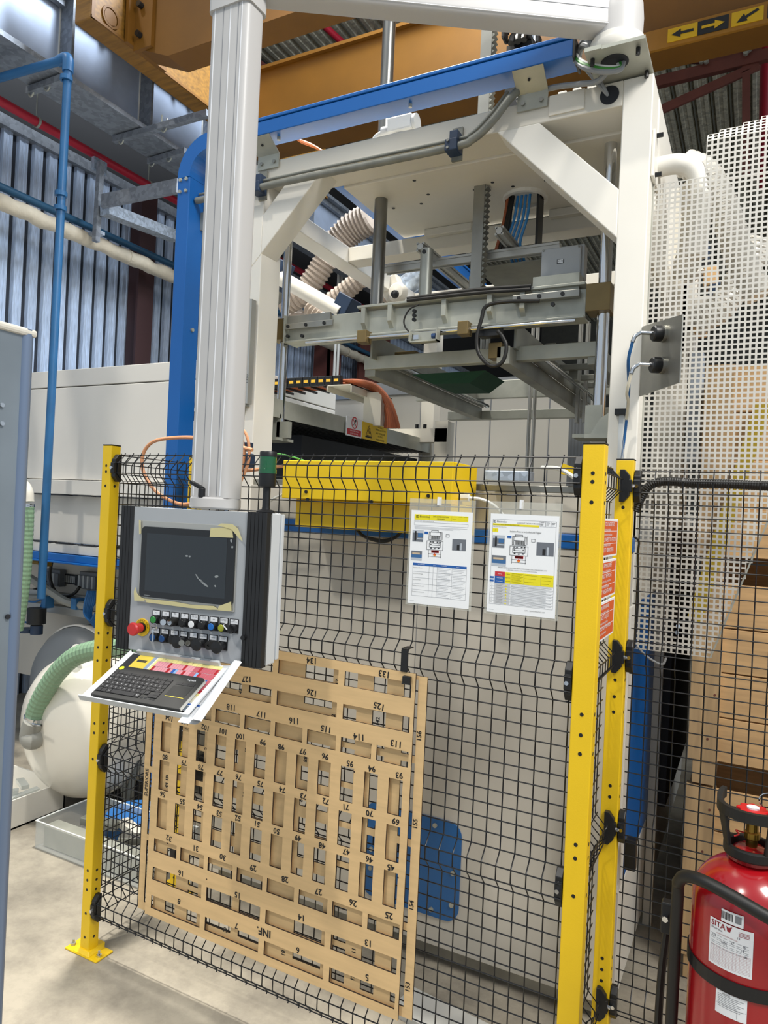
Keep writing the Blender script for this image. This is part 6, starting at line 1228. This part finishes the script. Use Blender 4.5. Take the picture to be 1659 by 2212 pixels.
# dark machine behind the press side, crates
dm = thing('dark_machine', 'dark machine housing between the press side and the wooden crates', 'machine', (-.3, 4.3, 0))
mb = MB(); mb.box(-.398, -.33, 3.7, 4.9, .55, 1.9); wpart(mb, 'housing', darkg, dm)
def crate(label, x0, x1, y0, y1, z0, z1, planks):
    r_ = thing('wooden_crate', label, 'crate', (x0, y0, z0), group='wooden crates at the right')
    n_ = planks; h = (z1 - z0) / n_
    for k in range(n_): mb = MB(); mb.box(x0 + .10, x1, y0 + .012, y0 + .03, z0 + k * h + .003, z0 + (k + 1) * h - .003); wpart(mb, 'plank', pine, r_, bevel=.002)
    for k in range(n_): mb = MB(); mb.box(x0 + .01, x0 + .03, y0 + .05, y1, z0 + k * h + .003, z0 + (k + 1) * h - .003); wpart(mb, 'side_plank', pine, r_, bevel=.002)
    for a, b in ((x0, x0 + .05), (x0 + .055, x0 + .115)): mb = MB(); mb.box(a, b, y0 - .006, y0 + .05, z0, z1); wpart(mb, 'corner_post', pinez, r_, bevel=.002)
    for k in range(4):
        mb = MB(); zc_ = z0 + (k + .5) * (z1 - z0) / 4; mb.cyl((x0 + .075 + .02 * (k % 2), y0 - .0075, zc_), (x0 + .075 + .02 * (k % 2), y0 - .006, zc_), .005, 8); wpart(mb, 'nail_head', maroon, r_)
    mb = MB(); mb.box(x0 + .02, x1, y0 + .04, y1, z0 + .01, z0 + .03); wpart(mb, 'floor_board', pine, r_)
    mb = MB(); mb.box(x0 + .01, x1, y1 - .03, y1 - .01, z0 - .1, z1); wpart(mb, 'back_board', pine, r_)
    for x in (x0 + .02, (x0 + x1) / 2, x1 - .1): mb = MB(); mb.box(x, x + .09, y0, y1, z0 - .10, z0); wpart(mb, 'skid', pinez, r_, bevel=.002)
    return r_
crate('wooden crate standing on the floor behind the red cylinder, bottom of the stack', -.215, 1.4, 3.3, 5.2, .10, .82, 4)
crate('wooden crate in the middle of the stack, above the dark pallet gap', -.215, 1.4, 3.3, 5.2, .93, 1.68, 4)
crate('wooden crate on top of the stack behind the perforated guard', -.215, 1.4, 3.3, 5.2, 1.79, 2.60, 4)
mb = MB(); a, b = at(1650, 870, Y=3.27), at(1500, 1340, Y=3.27); mb.beam(a, b, .06, .004, (0, 1, 0)); tag(mb.build('yellow_strap', mat('olive_strap', '#a58c1c', .6)), 'yellow lashing strap slanting across the crates', 'strap')

# ================================================================ RED CYLINDER ON ITS CART
fx = thing('extinguisher_cylinder', 'large glossy red gas cylinder with black valve guard in the right foreground', 'fire extinguisher', (.005, 1.95, .12))
ECX, ECY, ER = .024, 1.95, .128
mb = MB(); prf_ = [(0, .12), (ER * .9, .12), (ER, .15)] + [(ER, z) for z in (.5, .9)] 
zs_ = 1.005
for k in range(1, 9): t = math.pi / 2 * k / 8 * .93; prf_.append((ER * math.cos(t), zs_ + ER * .92 * math.sin(t)))
prf_ += [(.040, 1.128), (.040, 1.140), (.028, 1.148), (0, 1.150)]
mb.lathe([(r, z) for r, z in prf_], (ECX, ECY, 0), 56); wpart(mb, 'body', redcyl, fx, smooth=True)
mb = MB(); mb.ring((ECX, ECY, 1.118), .040, .052, .008, 32); wpart(mb, 'neck_ring', redcyl, fx)
mb = MB(); mb.lathe([(0, 1.148), (.013, 1.148), (.013, 1.165), (.018, 1.168), (.018, 1.182), (.014, 1.185), (.013, 1.215), (0, 1.215)], (ECX, ECY, 0), 20); wpart(mb, 'brass_valve', brassv, fx, smooth=True)
mb = MB(); n_ = 48; pts = [(ECX + (.034 + .0035 * math.cos(8 * 2 * math.pi * k / n_)) * math.cos(2 * math.pi * k / n_), ECY + (.034 + .0035 * math.cos(8 * 2 * math.pi * k / n_)) * math.sin(2 * math.pi * k / n_), 1.213) for k in range(n_)]
mb.prism(pts, (0, 0, .026)); wpart(mb, 'red_handwheel', mat('red_knob', '#c4141c', .3), fx, bevel=.003)
mb = MB(); mb.lathe([(0, 1.239), (.014, 1.239), (.014, 1.243), (0, 1.244)], (ECX, ECY, 0), 20); wpart(mb, 'white_cap', labelm, fx)
mb = MB(); c = Vector((ECX + .028, ECY - .01, 1.268)); mb.tube([c + Vector((.017 * math.cos(t / 12 * 6.283), .006 * math.cos(t / 12 * 6.283), .017 * math.sin(t / 12 * 6.283))) for t in range(13)], .0016, 6); wpart(mb, 'pull_ring', chrome, fx, smooth=True)
mb = MB(); mb.tube(smoothpath([(ECX - .018, ECY - .01, 1.18), (ECX - .035, ECY - .02, 1.185), (ECX - .028, ECY - .02, 1.178), (ECX - .038, ECY - .025, 1.172)]), .0018, 5); wpart(mb, 'red_seal', redplast, fx)
# valve guard: open at the back, two uprights to a lower collar
vg = wpart(MB().ring((ECX, ECY, 1.128), .050, .062, .026, 36), 'guard_collar', rubber, fx, bevel=.004)
mb = MB(); N_ = 30; ri, ro = .068, .080
arc = [R(150 + 270 * k / N_) for k in range(N_ + 1)]
for k in range(N_):
    a0_, a1_ = arc[k], arc[k + 1]; zt0 = 1.262 if 3 < k < N_ - 3 else 1.262
    rise = lambda a: .022 * max(0, -math.cos(a - R(285))) 
    p = lambda a, r, z: (ECX + r * math.cos(a), ECY + r * math.sin(a), z + rise(a))
    mb.add([p(a0_, ri, 1.228), p(a1_, ri, 1.228), p(a1_, ri, 1.252), p(a0_, ri, 1.252), p(a0_, ro, 1.228), p(a1_, ro, 1.228), p(a1_, ro, 1.252), p(a0_, ro, 1.252)], [(0, 1, 2, 3), (5, 4, 7, 6), (0, 4, 5, 1), (3, 2, 6, 7), (0, 3, 7, 4), (1, 5, 6, 2)])
wpart(mb, 'guard_rim', rubber, fx)
for a in (170, 205, 310, 345):
    mb = MB(); a0_ = R(a - 13); a1_ = R(a + 13)
    def q_(an, r, z): return Vector((ECX + r * math.cos(an), ECY + r * math.sin(an), z))
    mb.add([q_(a0_, .05, 1.14), q_(a1_, .05, 1.14), q_(a1_, .060, 1.14), q_(a0_, .060, 1.14), q_(a0_, .069, 1.24), q_(a1_, .069, 1.24), q_(a1_, .079, 1.24), q_(a0_, .079, 1.24)], [(0, 3, 2, 1), (4, 5, 6, 7), (0, 1, 5, 4), (1, 2, 6, 5), (2, 3, 7, 6), (3, 0, 4, 7)]); wpart(mb, 'guard_upright', rubber, fx, bevel=.003)
# labels wrapped on the body
def zr(z): return .90 + (z - .82) * .74 if z > .8 else .797 + (z - .64) * .70
def ar(a, z): return R(232) + (a - R(244)) * 1.344 if z > .8 else R(242) + (a - R(252)) * 1.5
def wrap(nm, a0, a1, z0, z1, m, dr=.0006, z_sh=0, n_=10):
    a0, a1 = ar(a0, z0), ar(a1, z0); z0, z1 = zr(z0), zr(z1)
    mb = MB()
    for k in range(n_):
        b0, b1 = a0 + (a1 - a0) * k / n_, a0 + (a1 - a0) * (k + 1) / n_; s0, s1 = z_sh * k / n_, z_sh * (k + 1) / n_; r = ER + dr
        mb.add([(ECX + r * math.cos(b0), ECY + r * math.sin(b0), z0 + s0), (ECX + r * math.cos(b1), ECY + r * math.sin(b1), z0 + s1), (ECX + r * math.cos(b1), ECY + r * math.sin(b1), z1 + s1), (ECX + r * math.cos(b0), ECY + r * math.sin(b0), z1 + s0)], [(0, 1, 2, 3)])
    return wpart(mb, nm, m, fx)
def wtext(s, a, z, sz, m, sx=1, off=0):
    a = ar(a, z); z = zr(z); sz *= .85
    r = ER + .0011; text(s, sz, frame(Vector((ECX + r * math.cos(a), ECY + r * math.sin(a), z)) - fx.location, (-math.sin(a), math.cos(a), 0), (0, 0, 1)), m, fx, sx=sx, off=off)
A0, A1 = R(244), R(276); DR = mat('label_dark_red', '#8f1f2c', .5)
wrap('inspection_label', A0, A1, .820, .962, labelm); wrap('barcode_label', R(253), R(269), .966, 1.004, labelm, .0009)
for k in range(12): wrap('barcode_line', R(253 + .72 * k), R(253.3 + .72 * k + .15 * (k % 3)), .975, .998, ink, .0012, n_=1)
wrap('small_print_block', R(263), R(267.5), .975, .998, inkg, .0012, n_=2)
wtext('SITA', R(251), .948, .020, DR, 1, .0003); mb = MB(); r = ER + .0012; aa = ar(R(259), .95); c = Vector((ECX + r * math.cos(aa), ECY + r * math.sin(aa), zr(.950))); u_ = Vector((-math.sin(aa), math.cos(aa), 0)); mb.add([c - u_ * .006 + UP * .005, c + UP * .002, c + u_ * .007 + UP * .007, c + u_ * .003 - UP * .007, c - u_ * .003 - UP * .007], [(0, 4, 3, 2, 1)]); wpart(mb, 'company_emblem', DR, fx)
for k in range(4): wrap('red_print_line', R(266), R(273.5), .950 - .004 * k, .9515 - .004 * k, DR, .0010, n_=2)
wtext('MANUTENZIONE ESTINTORI', R(258), .923, .0042, DR)
for j in range(3):
    for k in range(6): wrap('form_box', R(245.5 + 4.8 * k), R(249.2 + 4.8 * k), .906 - .013 * j, .907 - .013 * j, inkg, .0010, n_=1); wrap('form_box', R(245.5 + 4.8 * k), R(249.2 + 4.8 * k), .914 - .013 * j, .915 - .013 * j, inkg, .0010, n_=1)
for s, a, z in (('Electrolux', 250, .934), ('13', 266, .932), ('27', 262, .911), ('36', 270, .911), ('154', 248, .911), ('2022', 256, .900), ('18', 269, .898), ('dll', 271, .882)): wtext(s, R(a), z, .0085, mat('pen_ink', '#2b2b40', .5), .9)
for k in range(13): wrap('table_line', R(245.5), R(274.5), .828 + .0045 * k, .8286 + .0045 * k, mat('faint_red_line', '#b98a8e', .5), .0010, n_=5)
for k in range(13): wrap('table_line', R(245.5 + 2.42 * k), R(245.6 + 2.42 * k), .828, .884, MATS['faint_red_line'], .0010, n_=1)
wrap('lower_label', R(252), R(272), .640, .715, labelm)
for k in range(8): wrap('print_line', R(253.5), R(270 - 2 * (k % 3)), .703 - .0055 * k, .7045 - .0055 * k, inkg, .0010, n_=3)
wtext('ANIMA', R(259), .7085, .006, ink, 1.1); wrap('table_line', R(252.5), R(271.5), .672, .6725, ink, .0010, n_=3); wrap('table_line', R(266), R(266.2), .645, .672, ink, .0010, n_=1)
wpart(MB().ring((ECX, ECY, .852), ER + .001, ER + .004, .030, 48), 'retaining_strap', black, fx)
ct = thing('cylinder_cart', 'black tubular cart frame with wheels carrying the red cylinder', 'cart', (ECX, ECY, 0))
YT = ECY - .02
fr_ = [Vector((-.135, YT, .0)), Vector((-.135, YT, .55)), Vector((-.132, YT - .02, .98)), Vector((-.128, YT - .05, 1.05)), Vector((-.105, YT - .08, 1.082)), Vector((-.05, YT - .11, 1.088)), Vector((.06, YT - .13, 1.06)), Vector((.14, YT - .12, 1.03)), Vector((.172, YT - .08, .99)), Vector((.182, YT - .02, .90)), Vector((.185, YT, .5)), Vector((.185, YT, 0))]
mb = MB(); mb.tube(smoothpath(fr_, 8), .0145, 14); wpart(mb, 'frame_tube', rubber, ct, smooth=True)
mb = MB(); mb.box(-.15, .20, ECY - .10, ECY + .12, .08, .118); wpart(mb, 'foot_shelf', black, ct, bevel=.003)
for x in (-.19, .24): mb = MB(); mb.cyl((x - .02, ECY + .14, .20), (x + .02, ECY + .14, .20), .20, 32); wpart(mb, 'wheel', rubber, ct, smooth=True)
mb = MB(); mb.cyl((-.2, ECY + .14, .2), (.25, ECY + .14, .2), .012, 10); mb.box(-.14, .19, ECY + .12, ECY + .15, .10, .30); wpart(mb, 'axle', black, ct)
p = at(1460, 2030, Y=2.1); mb = MB(); mb.lathe([(0, 0), (.30, 0), (.30, .03), (0, .03)], (-.155, 2.18, .62), 40, (1, 0, 0)); 
rl = thing('hose_bracket', 'black bracket plate with bolt at the left of the red cylinder', 'bracket', p)
mb = MB(); mb.box(-.175, -.148, 1.98, 2.01, .86, .94); wpart(mb, 'plate', black, rl, bevel=.004); mb = MB(); mb.cyl((-.163, 1.98, .905), (-.163, 1.965, .905), .008, 6); wpart(mb, 'bolt', chrome, rl)
mb = MB(); mb.tube(smoothpath([(-.16, 2.0, .86), (-.168, 2.0, .75), (-.17, 2.0, .6), (-.158, 2.0, .45)], 6), .010, 8); wpart(mb, 'hanging_hose', rubber, rl, smooth=True)

# things lying on the floor under the press
for k, (x0, x1, y0_, y1_, a) in enumerate(((-1.15, -.62, 2.42, 2.58, -.12), (-.95, -.50, 2.25, 2.36, .10))):
    M_ = Matrix.Translation(((x0 + x1) / 2, (y0_ + y1_) / 2, .02)) @ Matrix.Rotation(a, 4, 'Z'); mb = MB(); mb.box(-(x1 - x0) / 2, (x1 - x0) / 2, -(y1_ - y0_) / 2, (y1_ - y0_) / 2, -.02, .005, M_); tag(mb.build('floor_plate', mat('pale_plate', '#c9c8c2', .4), bevel=.002), ('larger', 'smaller')[k] + ' pale sheet lying on the floor under the front of the press', 'sheet')
